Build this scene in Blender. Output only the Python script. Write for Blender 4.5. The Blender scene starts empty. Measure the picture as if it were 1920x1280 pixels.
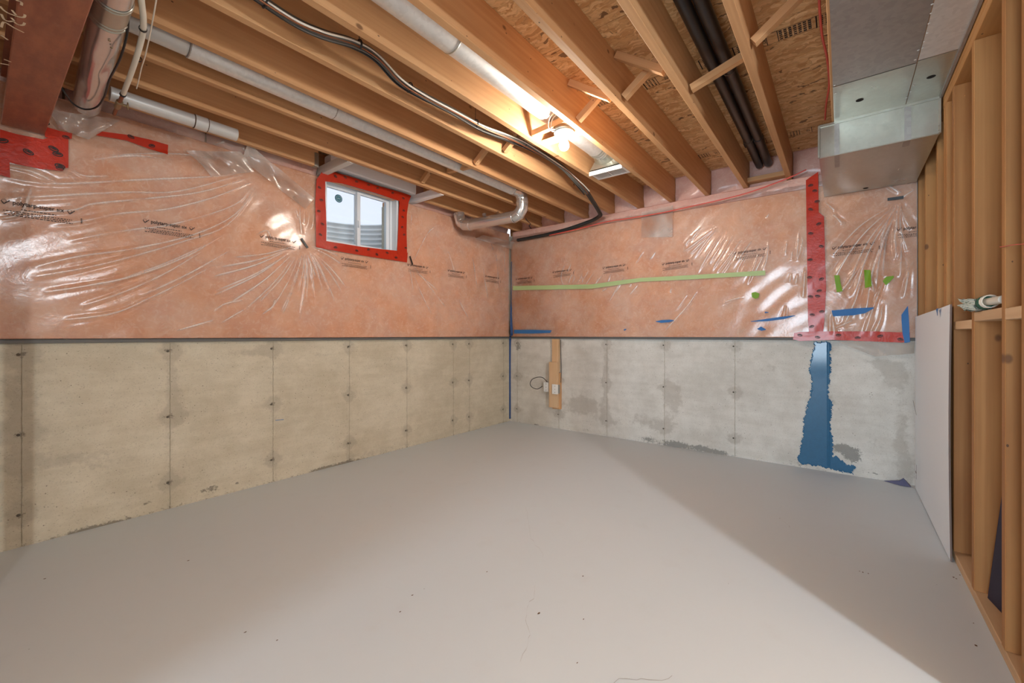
import bpy, bmesh, math, random
import numpy as np
from mathutils import Vector, Matrix, Euler
random.seed(7)
rng = np.random.default_rng(11)
SC = bpy.context.scene
COL = SC.collection
PI = math.pi

# ------------------------------------------------------------------ camera, world, lamps, exposure
H, F, A, HZ = 1.085, 792.1, math.radians(38.025), 628.0        # eye height, focal length in px, yaw, horizon row
X0, Y0, YS = 4.193, 3.313, -0.425                              # far wall, window wall, face of the stud wall
cd = bpy.data.cameras.new('camera'); cam = bpy.data.objects.new('camera', cd); COL.objects.link(cam)
cd.sensor_width = 36; cd.lens = F / 1920 * 36; cd.shift_y = -(640 - HZ) / 1920
cd.clip_start = 0.02; cd.clip_end = 100
cam.location = (0, 0, H); cam.rotation_euler = (PI / 2, 0, A - PI / 2)
SC.camera = cam
W = bpy.data.worlds.new('world'); SC.world = W; W.use_nodes = True
bgn = W.node_tree.nodes['Background']
bgn.inputs[0].default_value = (0.80, 0.88, 1.0, 1); bgn.inputs[1].default_value = 1.1
def lamp(name, kind, loc, watt, col, **kw):
    d = bpy.data.lights.new(name, kind); d.energy = watt; d.color = col
    for k, v in kw.items(): setattr(d, k, v)
    o = bpy.data.objects.new(name, d); COL.objects.link(o); o.location = loc
    return o
BULB = 560.0                                                    # radiance of the bare bulb
lamp('far_basement_lamp', 'POINT', (-2.35, -5.0, 1.95), 270, (0.90, 0.96, 1.0), shadow_soft_size=0.10)
dl = lamp('cool_rear_light', 'AREA', (-5.7, 0.75, 1.25), 190, (0.70, 0.86, 1.0), shape='RECTANGLE', size=1.3, size_y=1.7)  # added unseen panel light giving the cool light from behind
dl.rotation_euler = (PI / 2, 0, -PI / 2)
lamp('near_basement_lamp', 'POINT', (0.597, -1.69, 2.03), 76, (0.85, 0.94, 1.0), shadow_soft_size=0.07)
vs = SC.view_settings
SC.display_settings.display_device = 'sRGB'
vs.view_transform = 'Standard'; vs.look = 'None'; vs.exposure = 0.80; vs.gamma = 1.0; vs.use_curve_mapping = False
SC.cycles.use_denoising = True
SC.cycles.max_bounces = 8; SC.cycles.diffuse_bounces = 5; SC.cycles.glossy_bounces = 4
SC.cycles.transparent_max_bounces = 12; SC.cycles.sample_clamp_indirect = 6.0

# ------------------------------------------------------------------ photo pixel -> point on a real plane
fw = np.array([math.cos(A), math.sin(A), 0]); rt = np.array([math.sin(A), -math.cos(A), 0]); up = np.array([0, 0, 1.])
def ray(px, py): return fw + rt * (px - 960) / F + up * (HZ - py) / F
def pX(px, py, X=X0): r = ray(px, py); p = r * (X / r[0]); p[2] += H; return p
def pY(px, py, Y=Y0): r = ray(px, py); p = r * (Y / r[1]); p[2] += H; return p
def pZ(px, py, Z=0.0): r = ray(px, py); p = r * ((Z - H) / r[2]); p[2] += H; return p

# ------------------------------------------------------------------ mesh helpers
class MB:
    def __init__(s): s.v = []; s.f = []; s.sm = []
    def add(s, vs_, fs, smooth=False):
        n = len(s.v); s.v += [tuple(map(float, p)) for p in vs_]
        s.f += [tuple(i + n for i in f) for f in fs]; s.sm += [smooth] * len(fs); return s
    def box(s, x0, x1, y0, y1, z0, z1):
        return s.add([(x0,y0,z0),(x1,y0,z0),(x1,y1,z0),(x0,y1,z0),(x0,y0,z1),(x1,y0,z1),(x1,y1,z1),(x0,y1,z1)],
                     [(0,3,2,1),(4,5,6,7),(0,1,5,4),(1,2,6,5),(2,3,7,6),(3,0,4,7)])
    def cbox(s, x0, x1, y0, y1, z0, z1, c):
        """box along x with chamfered long edges"""
        sec = [(y0+c,z0),(y1-c,z0),(y1,z0+c),(y1,z1-c),(y1-c,z1),(y0+c,z1),(y0,z1-c),(y0,z0+c)]
        vv = [(x0,a,b) for a,b in sec] + [(x1,a,b) for a,b in sec]
        ff = [tuple(range(7,-1,-1)), tuple(range(8,16))] + [(i,(i+1)%8,8+(i+1)%8,8+i) for i in range(8)]
        return s.add(vv, ff)
    def tube(s, pts, r, n=10, caps=True, radii=None):
        P = [np.array(p, float) for p in pts]; m = len(P)
        T = []
        for i in range(m):
            t = P[min(i+1,m-1)] - P[max(i-1,0)]; T.append(t / (np.linalg.norm(t) + 1e-12))
        u = np.cross(T[0], [0,0,1.]);
        if np.linalg.norm(u) < .05: u = np.cross(T[0], [1.,0,0])
        u /= np.linalg.norm(u); vv = []
        for i in range(m):
            u = u - T[i] * (u @ T[i]); u /= np.linalg.norm(u); w = np.cross(T[i], u)
            R = radii[i] if radii is not None else r
            for k in range(n):
                a = 2*PI*k/n; vv.append(P[i] + R*(math.cos(a)*u + math.sin(a)*w))
        ff = [(i*n+k, i*n+(k+1)%n, (i+1)*n+(k+1)%n, (i+1)*n+k) for i in range(m-1) for k in range(n)]
        s.add(vv, ff, True)
        if caps:
            s.add(vv[:n], [tuple(range(n-1,-1,-1))]); s.add(vv[-n:], [tuple(range(n))])
        return s
    def lathe(s, prof, c, n=24, axis=(0,0,1)):
        ax = Vector(axis).normalized(); q = Vector((0,0,1)).rotation_difference(ax); vv = []
        for r, z in prof:
            for k in range(n):
                a = 2*PI*k/n; p = q @ Vector((r*math.cos(a), r*math.sin(a), z)); vv.append((c[0]+p.x, c[1]+p.y, c[2]+p.z))
        m = len(prof)
        ff = [(i*n+k, i*n+(k+1)%n, (i+1)*n+(k+1)%n, (i+1)*n+k) for i in range(m-1) for k in range(n)]
        return s.add(vv, ff, True)
    def grid(s, P, smooth=True, keep=None):
        """P: (m,n,3) array"""
        m, n = P.shape[:2]; b = len(s.v); s.v += [tuple(p) for p in P.reshape(-1,3)]
        for i in range(m-1):
            for j in range(n-1):
                if keep is not None and not keep[i,j]: continue
                s.f.append((b+i*n+j, b+i*n+j+1, b+(i+1)*n+j+1, b+(i+1)*n+j)); s.sm.append(smooth)
        return s
    def build(s, name, mat=None, parent=None, loc=(0,0,0), rot=None):
        me = bpy.data.meshes.new(name); me.from_pydata(s.v, [], s.f)
        me.polygons.foreach_set('use_smooth', s.sm); me.update()
        o = bpy.data.objects.new(name, me); COL.objects.link(o)
        if mat: me.materials.append(mat)
        if rot is not None: o.rotation_euler = rot
        o.location = loc
        if parent: o.parent = parent
        return o
def thing(o, label, cat, group=None):
    o['label'] = label; o['category'] = cat
    if group: o['group'] = group
    return o
def struct(o): o['kind'] = 'structure'; return o
def empty(name, loc=(0,0,0)):
    o = bpy.data.objects.new(name, None); COL.objects.link(o); o.location = loc; o.empty_display_size = .1; return o
def spline(pts, n=8):
    P = [np.array(p, float) for p in pts]; P = [2*P[0]-P[1]] + P + [2*P[-1]-P[-2]]; out = []
    for i in range(1, len(P)-2):
        a,b,c,d = P[i-1:i+3]
        for k in range(n):
            t = k/n
            out.append(.5*((2*b)+(c-a)*t+(2*a-5*b+4*c-d)*t*t+(3*b-a-3*c+d)*t**3))
    out.append(P[-2]); return out

# ------------------------------------------------------------------ materials
class N:
    def __init__(s, name):
        s.m = bpy.data.materials.new(name); s.m.use_nodes = True; s.t = s.m.node_tree
        s.b = s.t.nodes['Principled BSDF']; s.out = s.t.nodes['Material Output']
    def n(s, ty, ins=None, **kw):
        x = s.t.nodes.new(ty)
        for k, v in kw.items(): setattr(x, k, v)
        for k, v in (ins or {}).items(): s.set(x.inputs[k], v)
        return x
    def set(s, sock, v):
        if isinstance(v, bpy.types.NodeSocket): s.t.links.new(v, sock)
        else:
            if hasattr(sock.default_value, '__len__') and not hasattr(v, '__len__'): v = (v,)*len(sock.default_value)
            if sock.type == 'RGBA' and len(v) == 3: v = (*v, 1)
            sock.default_value = v
    def p(s, **kw):
        for k, v in kw.items(): s.set(s.b.inputs[k.replace('_', ' ')], v)
        return s
    def math(s, op, a, b=0.0, c=0.0, clamp=False):
        x = s.n('ShaderNodeMath', operation=op, use_clamp=clamp)
        for i, v in enumerate((a, b, c)): s.set(x.inputs[i], v)
        return x.outputs[0]
    def mix(s, f, a, b, blend='MIX'):
        x = s.n('ShaderNodeMix', data_type='RGBA', blend_type=blend)
        s.set(x.inputs[0], f); s.set(x.inputs[6], a); s.set(x.inputs[7], b); return x.outputs[2]
    def ramp(s, f, lo, hi):
        x = s.n('ShaderNodeMapRange', {0: f, 1: lo, 2: hi}); x.interpolation_type = 'SMOOTHSTEP'; return x.outputs[0]
    def coord(s, scale=(1,1,1), rot=(0,0,0), rand=True):
        tc = s.n('ShaderNodeTexCoord').outputs['Object']
        if rand:
            r = s.n('ShaderNodeObjectInfo').outputs['Random']
            v = s.n('ShaderNodeCombineXYZ', {0: s.math('MULTIPLY', r, 37.), 1: s.math('MULTIPLY', r, 11.), 2: s.math('MULTIPLY', r, 23.)}).outputs[0]
            tc = s.n('ShaderNodeVectorMath', {0: tc, 1: v}, operation='ADD').outputs[0]
        return s.n('ShaderNodeMapping', {0: tc, 2: rot, 3: scale}).outputs[0]
    def noise(s, vec, scale, det=3., rough=.55, dist=0.):
        return s.n('ShaderNodeTexNoise', {'Vector': vec, 'Scale': scale, 'Detail': det, 'Roughness': rough, 'Distortion': dist}).outputs[0]
    def vor(s, vec, scale, out='Distance', feature='F1', rand=1.):
        return s.n('ShaderNodeTexVoronoi', {'Vector': vec, 'Scale': scale, 'Randomness': rand}, feature=feature).outputs[out]
    def bump(s, h, st=.3, dist=.01):
        s.set(s.b.inputs['Normal'], s.n('ShaderNodeBump', {'Strength': st, 'Distance': dist, 'Height': h}).outputs[0]); return s
    def attr(s, name, out='Fac'): return s.n('ShaderNodeAttribute', attribute_name=name).outputs[out]

def plain(name, col, rough=.5, metal=0., **kw):
    q = N(name); q.p(Base_Color=col, Roughness=rough, Metallic=metal, **kw); return q.m

def wood(name, light, dark, knot=(.16,.07,.03)):
    q = N(name)
    c = q.coord((.55, 9, 9)); wv = q.n('ShaderNodeTexWave', {'Vector': c, 'Scale': .9, 'Distortion': 5.5, 'Detail': 2.5, 'Detail Scale': .7}, bands_direction='Z').outputs[1]
    big = q.noise(q.coord((.8,3,3)), 1.6, 3)
    fine = q.noise(q.coord((1.6,70,70)), 1., 3)
    f = q.math('ADD', q.math('MULTIPLY', wv, .07), q.math('ADD', q.math('MULTIPLY', big, .8), q.math('MULTIPLY', fine, .42)))
    col = q.mix(q.ramp(f, .32, 1.02), light, dark)
    r = q.n('ShaderNodeObjectInfo').outputs['Random']
    col = q.mix(1., col, q.n('ShaderNodeCombineColor', {0: q.math('MULTIPLY_ADD', r, .16, .90), 1: q.math('MULTIPLY_ADD', r, .20, .87), 2: q.math('MULTIPLY_ADD', r, .22, .85)}).outputs[0], 'MULTIPLY')
    kd = q.vor(q.coord((1.6,.35,2.4)), 2.3)
    km = q.math('SUBTRACT', 1., q.ramp(kd, .045, .085))
    nail = q.math('MULTIPLY', q.math('LESS_THAN', q.vor(q.coord((1.,1.6,1.6)), 9.), .045), .8)
    col = q.mix(q.math('MULTIPLY', km, .85), col, knot); col = q.mix(nail, col, (.05,.03,.02))
    q.p(Base_Color=col, Roughness=.62, Specular_IOR_Level=.3); q.bump(q.math('ADD', fine, q.math('MULTIPLY', wv, .4)), .10, .004)
    return q.m
M = {}
M['joist'] = wood('joist_spruce', (.67,.39,.195), (.48,.24,.102))
M['stud'] = wood('stud_spruce', (.50,.25,.088), (.34,.14,.044))
M['pale_wood'] = wood('pale_spruce', (.74,.52,.32), (.55,.33,.17))

def osb():
    q = N('strand_board'); cs = []
    tc = q.coord((1,1,1), rand=False); wob = q.n('ShaderNodeTexNoise', {'Vector': tc, 'Scale': 14., 'Detail': 2.}).outputs[1]
    wv = q.n('ShaderNodeVectorMath', {0: wob, 1: (.5,.5,.5)}, operation='SUBTRACT').outputs[0]
    wv = q.n('ShaderNodeVectorMath', {0: wv, 3: .07}, operation='SCALE').outputs[0]
    base = q.n('ShaderNodeVectorMath', {0: tc, 1: wv}, operation='ADD').outputs[0]
    for ang, sc in ((.15, 1.), (.75, 1.25), (-.6, .9)):
        v = q.n('ShaderNodeMapping', {0: base, 2: (0,0,ang), 3: (44*sc, 8*sc, 20)}).outputs[0]
        cs.append((q.vor(v, 1., 'Color'), q.vor(v, 1., 'Distance', 'DISTANCE_TO_EDGE')))
    pick = q.noise(base, 17., 2); pick2 = q.noise(q.n('ShaderNodeMapping', {0: base, 1: (5,3,0)}).outputs[0], 15., 2)
    a = q.mix(q.math('GREATER_THAN', pick, .53), cs[0][0], cs[1][0]); a = q.mix(q.math('GREATER_THAN', pick2, .58), a, cs[2][0])
    e = q.math('MINIMUM', cs[0][1], q.math('ADD', cs[1][1], .02))
    g = q.n('ShaderNodeSeparateColor', {0: a}).outputs
    col = q.mix(g[0], (.54,.28,.11), (.93,.65,.34)); col = q.mix(q.math('MULTIPLY', g[1], .45), col, (.70,.35,.13))
    fib = q.noise(q.n('ShaderNodeMapping', {0: base, 3: (150, 14, 20)}).outputs[0], 1., 2)
    col = q.mix(q.math('MULTIPLY', q.ramp(fib, .35, .75), .30), col, (.38,.18,.07))
    dk = q.math('GREATER_THAN', g[2], .972); col = q.mix(q.math('MULTIPLY', dk, .75), col, (.09,.04,.02))
    col = q.mix(q.math('MULTIPLY', q.math('SUBTRACT', 1., q.ramp(e, .0, .035)), .32), col, (.17,.07,.025))
    q.p(Base_Color=col, Roughness=.6, Specular_IOR_Level=.3); q.bump(q.math('ADD', g[0], fib), .25, .004); return q.m
M['osb'] = osb()

def concrete(name, c1, c2, sc_=(.13,.115,.095)):
    q = N(name); c = q.coord(rand=False)
    big = q.noise(c, 2.2, 5, .6, .4); mid = q.noise(c, 11., 4, .65); fin = q.noise(c, 130., 3, .7)
    horiz = q.noise(q.n('ShaderNodeMapping', {0: c, 3: (2., 2., 14.)}).outputs[0], 1.5, 4)
    f = q.math('ADD', q.math('MULTIPLY', big, .5), q.math('ADD', q.math('MULTIPLY', mid, .3), q.math('MULTIPLY', horiz, .25)))
    col = q.mix(q.ramp(f, .34, .72), c2, c1)
    col = q.mix(q.math('MULTIPLY', q.ramp(fin, .56, .72), .5), col, (.22,.19,.15))
    pit = q.math('MULTIPLY', q.math('LESS_THAN', q.vor(c, 34.), .095), q.math('GREATER_THAN', q.noise(c, 5., 2), .53))
    col = q.mix(q.math('MULTIPLY', pit, .7), col, (.11,.09,.07))
    damp = q.attr('damp'); stain = q.attr('stain')
    wob = q.math('MULTIPLY', q.math('SUBTRACT', q.noise(c, 16., 4, .7), .5), 1.1)
    wob2 = q.math('MULTIPLY', q.math('SUBTRACT', q.noise(c, 60., 4, .75), .5), 1.9)
    col = q.mix(q.math('MULTIPLY', q.ramp(q.math('ADD', damp, wob), .3, .62), .34), col, (.27,.235,.19))
    sm = q.ramp(q.math('ADD', stain, wob2), .42, .72)
    col = q.mix(q.math('MULTIPLY', sm, .72), col, sc_)
    q.p(Base_Color=col, Roughness=.88, Specular_IOR_Level=.25)
    q.bump(q.math('SUBTRACT', q.math('ADD', q.math('MULTIPLY', fin, .35), mid), q.math('ADD', pit, q.math('MULTIPLY', sm, .6))), .28, .006); return q.m
M['concrete'] = concrete('poured_concrete_warm_lit', (.65,.595,.475), (.495,.44,.33))
M['concrete_cool_lit'] = concrete('poured_concrete_cool_lit', (.73,.715,.665), (.56,.54,.49), (.17,.172,.16))
M['seam'] = plain('seam_grout', (.36,.31,.23), .9)
M['tie'] = plain('tie_hole', (.10,.085,.065), .95)

def floor_mat():
    q = N('grey_floor_paint'); c = q.coord(rand=False)
    b = q.noise(c, 1.1, 4); m = q.noise(c, 7., 4); fi = q.noise(c, 55., 3)
    col = q.mix(b, (.605,.66,.70), (.645,.695,.73)); col = q.mix(q.math('MULTIPLY', q.ramp(m, .55, .8), .10), col, (.48,.47,.45))
    sp = q.math('MULTIPLY', q.math('LESS_THAN', q.vor(c, 7.), .016), q.math('GREATER_THAN', m, .5))
    col = q.mix(q.math('MULTIPLY', sp, .7), col, (.14,.12,.10))
    q.p(Base_Color=col, Roughness=q.math('MULTIPLY_ADD', fi, .12, .42), Specular_IOR_Level=.35); q.bump(q.math('ADD', fi, q.math('MULTIPLY', m, 2.)), .05, .004); return q.m
M['floor'] = floor_mat()

def pink(name, c1, c2, c3):
    q = N(name); c = q.coord()
    a = q.noise(c, 5., 6, .62, .9); b = q.noise(c, 26., 5, .7, 1.2); fi = q.noise(q.n('ShaderNodeMapping', {0: c, 3: (1,1,2.5)}).outputs[0], 90., 4, .75, 1.)
    col = q.mix(q.ramp(a, .3, .7), c1, c2); col = q.mix(q.math('MULTIPLY', q.ramp(b, .46, .74), .75), col, c3)
    q.p(Base_Color=col, Roughness=.95, Specular_IOR_Level=.1, Sheen_Weight=.15); q.bump(q.math('ADD', q.math('MULTIPLY', b, 1.4), fi), .55, .012); return q.m
M['pink'] = pink('pink_fibreglass', (.80,.468,.308), (.73,.365,.22), (.87,.605,.45))
M['rim_pink'] = pink('rim_fibreglass', (.84,.54,.45), (.77,.44,.36), (.88,.65,.58))
rb_ = M['rim_pink'].node_tree.nodes['Principled BSDF']; rb_.inputs['Coat Weight'].default_value = .35; rb_.inputs['Coat Roughness'].default_value = .22


def tape(name, col, rough=.28, wr=.25, var=.25, coat=.3):
    q = N(name); c = q.coord(rand=False); n1 = q.noise(c, 34., 3, .6, 1.)
    q.p(Base_Color=q.mix(q.math('MULTIPLY', n1, var), col, tuple(x*.45 for x in col)), Roughness=rough, Coat_Weight=coat, Coat_Roughness=.1, Specular_IOR_Level=.28); q.bump(n1, wr, .006); return q.m
M['red_tape'] = tape('red_sheathing_tape', (.55,.034,.011), .33, .25, .5, .12)
M['blue_tape'] = tape('blue_masking_tape', (.045,.17,.42), .6, .1, .1, 0)
M['blue_dark'] = tape('dark_blue_tape', (.02,.065,.20), .6, .1, .2, 0)
M['blue_paint'] = tape('blue_waterproofing', (.025,.135,.27), .55, .2, .45, .3)
M['green_tape'] = tape('green_masking_tape', (.46,.58,.27), .55, .1, .1, 0)
M['lime_tape'] = tape('lime_tape', (.20,.37,.02), .5, .1, .15, 0)
M['ink'] = plain('black_ink', (.022,.012,.009), .6)
M['soft_ink'] = plain('worn_ink', (.09,.045,.022), .7)
M['black'] = plain('black_plastic', (.012,.012,.013), .42)
M['abs'] = plain('black_drain_pipe', (.012,.011,.011), .33)
M['rubber'] = plain('black_foam_sleeve', (.022,.023,.022), .6)
M['white'] = plain('white_plastic', (.80,.80,.78), .35)
M['vinyl'] = plain('white_vinyl', (.80,.84,.88), .3)
M['pipe_white'] = plain('cream_pipe', (.74,.70,.60), .4)
M['wire_cream'] = plain('cream_wire', (.78,.72,.62), .45)
M['red_wire'] = plain('red_wire', (.72,.10,.07), .4)
M['copper'] = plain('aged_copper', (.30,.12,.06), .42, .8)
M['brass'] = plain('dull_brass', (.34,.26,.15), .4, .8)
M['navy'] = plain('navy_plastic', (.014,.011,.036), .6)
M['board'] = plain('white_board', (.84,.88,.93), .7)
M['board_edge'] = plain('board_edge', (.18,.13,.11), .8)
M['dark'] = plain('dark_gap', (.012,.011,.010), .9)
M['sill'] = plain('shaded_gap_and_ground', (.15,.145,.135), .7)
M['chalk'] = plain('yellow_chalk', (.75,.60,.42), .9)
M['drywall'] = plain('grey_drywall_paper', (.30,.24,.19), .9)
M['porcelain'] = plain('white_porcelain', (.82,.82,.80), .25)
M['lintel'] = plain('white_wrap', (.86,.87,.90), .45); M['lit_block'] = plain('window_lit_wood', (.66,.62,.57), .7)
M['teal'] = plain('teal_sticker', (.10,.30,.38), .6)
M['pale'] = plain('pale_print', (.55,.70,.74), .6)

def galv(name, col=(.66,.655,.64), rough=.30, spangle=.25, bumpy=.06):
    q = N(name); c = q.coord()
    v = q.n('ShaderNodeSeparateColor', {0: q.vor(c, 55., 'Color')}).outputs[0]; n1 = q.noise(c, 6., 4)
    q.p(Base_Color=q.mix(q.math('MULTIPLY', v, spangle), col, tuple(x*.62 for x in col)), Metallic=.8,
        Roughness=q.math('ADD', q.math('MULTIPLY', n1, .16), rough - .06)); q.bump(n1, bumpy, .02); return q.m
M['galv'] = galv('galvanized_duct', (.80,.80,.79), .54); M['galv_shiny'] = galv('shiny_galvanized_duct', (.70,.68,.66), .20, .15, .12); M['galv_dull'] = galv('dull_galvanized_sheet', (.42,.40,.375), .45, .35, .05)
M['galv_new'] = galv('bright_galvanized_sheet', (.47,.47,.41), .28, .15, .10)
def red_steel():
    q = N('red_oxide_steel'); c = q.coord(rand=False); n1 = q.noise(q.n('ShaderNodeMapping', {0: c, 3: (9,2.5,2)}).outputs[0], 2.4, 5, .65); n2 = q.noise(c, 40., 3)
    col = q.mix(q.ramp(n1, .3, .75), (.24,.075,.042), (.38,.13,.065)); col = q.mix(q.math('MULTIPLY', q.ramp(n2,.55,.8),.3), col, (.34,.19,.12))
    q.p(Base_Color=col, Roughness=.45); q.bump(n2, .1, .003); return q.m
M['steel_red'] = red_steel()
def cloth():
    q = N('striped_cotton'); c = q.coord(rand=False)
    w = q.n('ShaderNodeTexWave', {'Vector': c, 'Scale': 55., 'Distortion': 1.2}, bands_direction='Z').outputs[1]
    q.p(Base_Color=q.mix(q.ramp(w, .55, .8), (.72,.72,.66), (.16,.27,.21)), Roughness=.95); q.bump(q.noise(c, 300., 2), .3, .002); return q.m
M['cloth'] = cloth(); M['dark_green'] = plain('dark_green_band', (.02,.10,.06), .8)
def glass():
    q = N('window_glass'); fr = q.n('ShaderNodeFresnel', {'IOR': 1.45}).outputs[0]
    tr = q.n('ShaderNodeBsdfTransparent', {0: (.90,.94,.96)}).outputs[0]; gl = q.n('ShaderNodeBsdfGlossy', {'Roughness': .02}).outputs[0]
    q.t.links.new(q.n('ShaderNodeMixShader', {0: fr, 1: tr, 2: gl}).outputs[0], q.out.inputs[0]); return q.m
M['glass'] = glass()
def emit(name, col, st):
    q = N(name); q.p(Base_Color=(1,1,1), Emission_Color=col, Emission_Strength=st); return q.m
M['bulb'] = emit('lit_bulb', (1.0, .92, .81), BULB)
def film_mat(name, haze=.10, tint=(.97,.95,.93), rough=.17):
    q = N(name); c = q.coord(rand=False)
    fr = q.n('ShaderNodeFresnel', {'IOR': 1.52}).outputs[0]
    bm = q.n('ShaderNodeBump', {'Strength': .16, 'Distance': .004, 'Height': q.noise(c, 24., 4, .6, .6)}).outputs[0]
    tr = q.n('ShaderNodeBsdfTransparent', {0: tint}).outputs[0]
    df = q.n('ShaderNodeBsdfDiffuse', {0: (.86,.82,.78), 'Normal': bm}).outputs[0]
    gl = q.n('ShaderNodeBsdfGlossy', {'Color': (1,1,1), 'Roughness': rough, 'Normal': bm}, distribution='GGX').outputs[0]
    cr = q.math('MULTIPLY', q.attr('crease'), q.ramp(q.noise(c, 9., 3), .15, .6))   # white painted along creases: bright streaks as well as fold whitening
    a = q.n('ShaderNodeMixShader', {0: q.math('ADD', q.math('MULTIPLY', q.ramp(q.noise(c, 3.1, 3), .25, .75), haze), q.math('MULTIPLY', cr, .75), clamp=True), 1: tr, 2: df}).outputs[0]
    b = q.n('ShaderNodeMixShader', {0: q.math('ADD', q.math('MULTIPLY', fr, .54), .004, clamp=True), 1: a, 2: gl}).outputs[0]
    q.t.links.new(b, q.out.inputs[0]); return q.m
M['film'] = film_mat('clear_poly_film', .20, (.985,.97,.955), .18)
M['film_hazy'] = film_mat('folded_poly_film', .34, (.93,.90,.87), .22)

# ================================================================== THE SETTING
JB, JT = 2.37, 2.605                                            # joist bottom / top
XF, YF = X0 - .060, Y0 - .060                                   # film in front of the blankets
ZB = 1.066                                                      # bottom of the blankets
def sdf(S, Z, poly):
    """signed distance (inside positive) of grid points to a polygon"""
    P = np.array(poly); n = len(P); d = np.full(S.shape, 1e9); ins = np.zeros(S.shape, bool)
    for i in range(n):
        a, b = P[i], P[(i+1) % n]; ab = b - a
        t = np.clip(((S-a[0])*ab[0] + (Z-a[1])*ab[1]) / (ab @ ab + 1e-12), 0, 1)
        d = np.minimum(d, np.hypot(S-a[0]-t*ab[0], Z-a[1]-t*ab[1]))
        c = (a[1] > Z) != (b[1] > Z); ins ^= c & (S < ab[0]*(Z-a[1])/(ab[1] if abs(ab[1]) > 1e-9 else 1e-9) + a[0])
    return np.where(ins, d, -d)
def blob(S, Z, c, rx, rz): return np.exp(-(((S-c[0])/rx)**2 + ((Z-c[1])/rz)**2))

# floor
fl = struct(MB().box(-6.0, 4.5, -6.5, 3.7, -.2, 0).build('floor', M['floor']))
def crack(name, px, w):
    pts = [pZ(*p) for p in px]; m = MB(); P = []
    for a, b in zip(pts[:-1], pts[1:]):
        n = max(2, int(np.linalg.norm(b-a)/.02))
        for k in range(n): P.append(a+(b-a)*k/n + np.array([rng.normal(0,.004), rng.normal(0,.004), 0]))
    G = np.array([[p + np.array([-.5*w*rng.uniform(.3,1.3),-.5*w*.6,.0008]), p + np.array([.5*w*rng.uniform(.3,1.3),.5*w*.6,.0008])] for p in P])
    m.grid(G, False); return m.build(name, M['soft_crack'], fl)
M['soft_crack'] = plain('crack_shadow', (.30,.29,.27), .9)
crack('crack', [(985,950),(992,985),(995,1010),(1012,1030),(1022,1050)], .0016)
crack('crack', [(1005,1090),(1000,1115),(990,1140),(985,1160),(992,1180),(990,1205),(982,1230),(972,1250)], .002)
crack('crack', [(1460,970),(1478,985),(1482,993)], .003)
crack('crack', [(1150,1277),(1190,1272),(1230,1275),(1275,1268)], .0014)
sp = MB()
for px in [(1612,1071),(1618,1073),(1628,1075),(1800,1078),(1793,1085),(1788,1082),(1840,1140),(1825,1168),(1830,1210),(913,1072),(773,1116),(1093,1080),(1010,1150),(1082,1243),(750,1147),(84,1085),(520,1200),(353,1051),(1094,1161),(460,1185)]:
    c = pZ(*px); r = rng.uniform(.0018,.0045); a = rng.uniform(0,3)
    k = [c + np.array([r*rng.uniform(.5,1.4)*math.cos(q)*1.6, r*rng.uniform(.5,1.2)*math.sin(q), .001]) for q in np.linspace(0, 2*PI, 7)[:-1]]
    sp.add(k, [tuple(range(6))])
o = sp.build('speck', M['soft_ink'], fl); o['kind'] = 'stuff'

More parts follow.
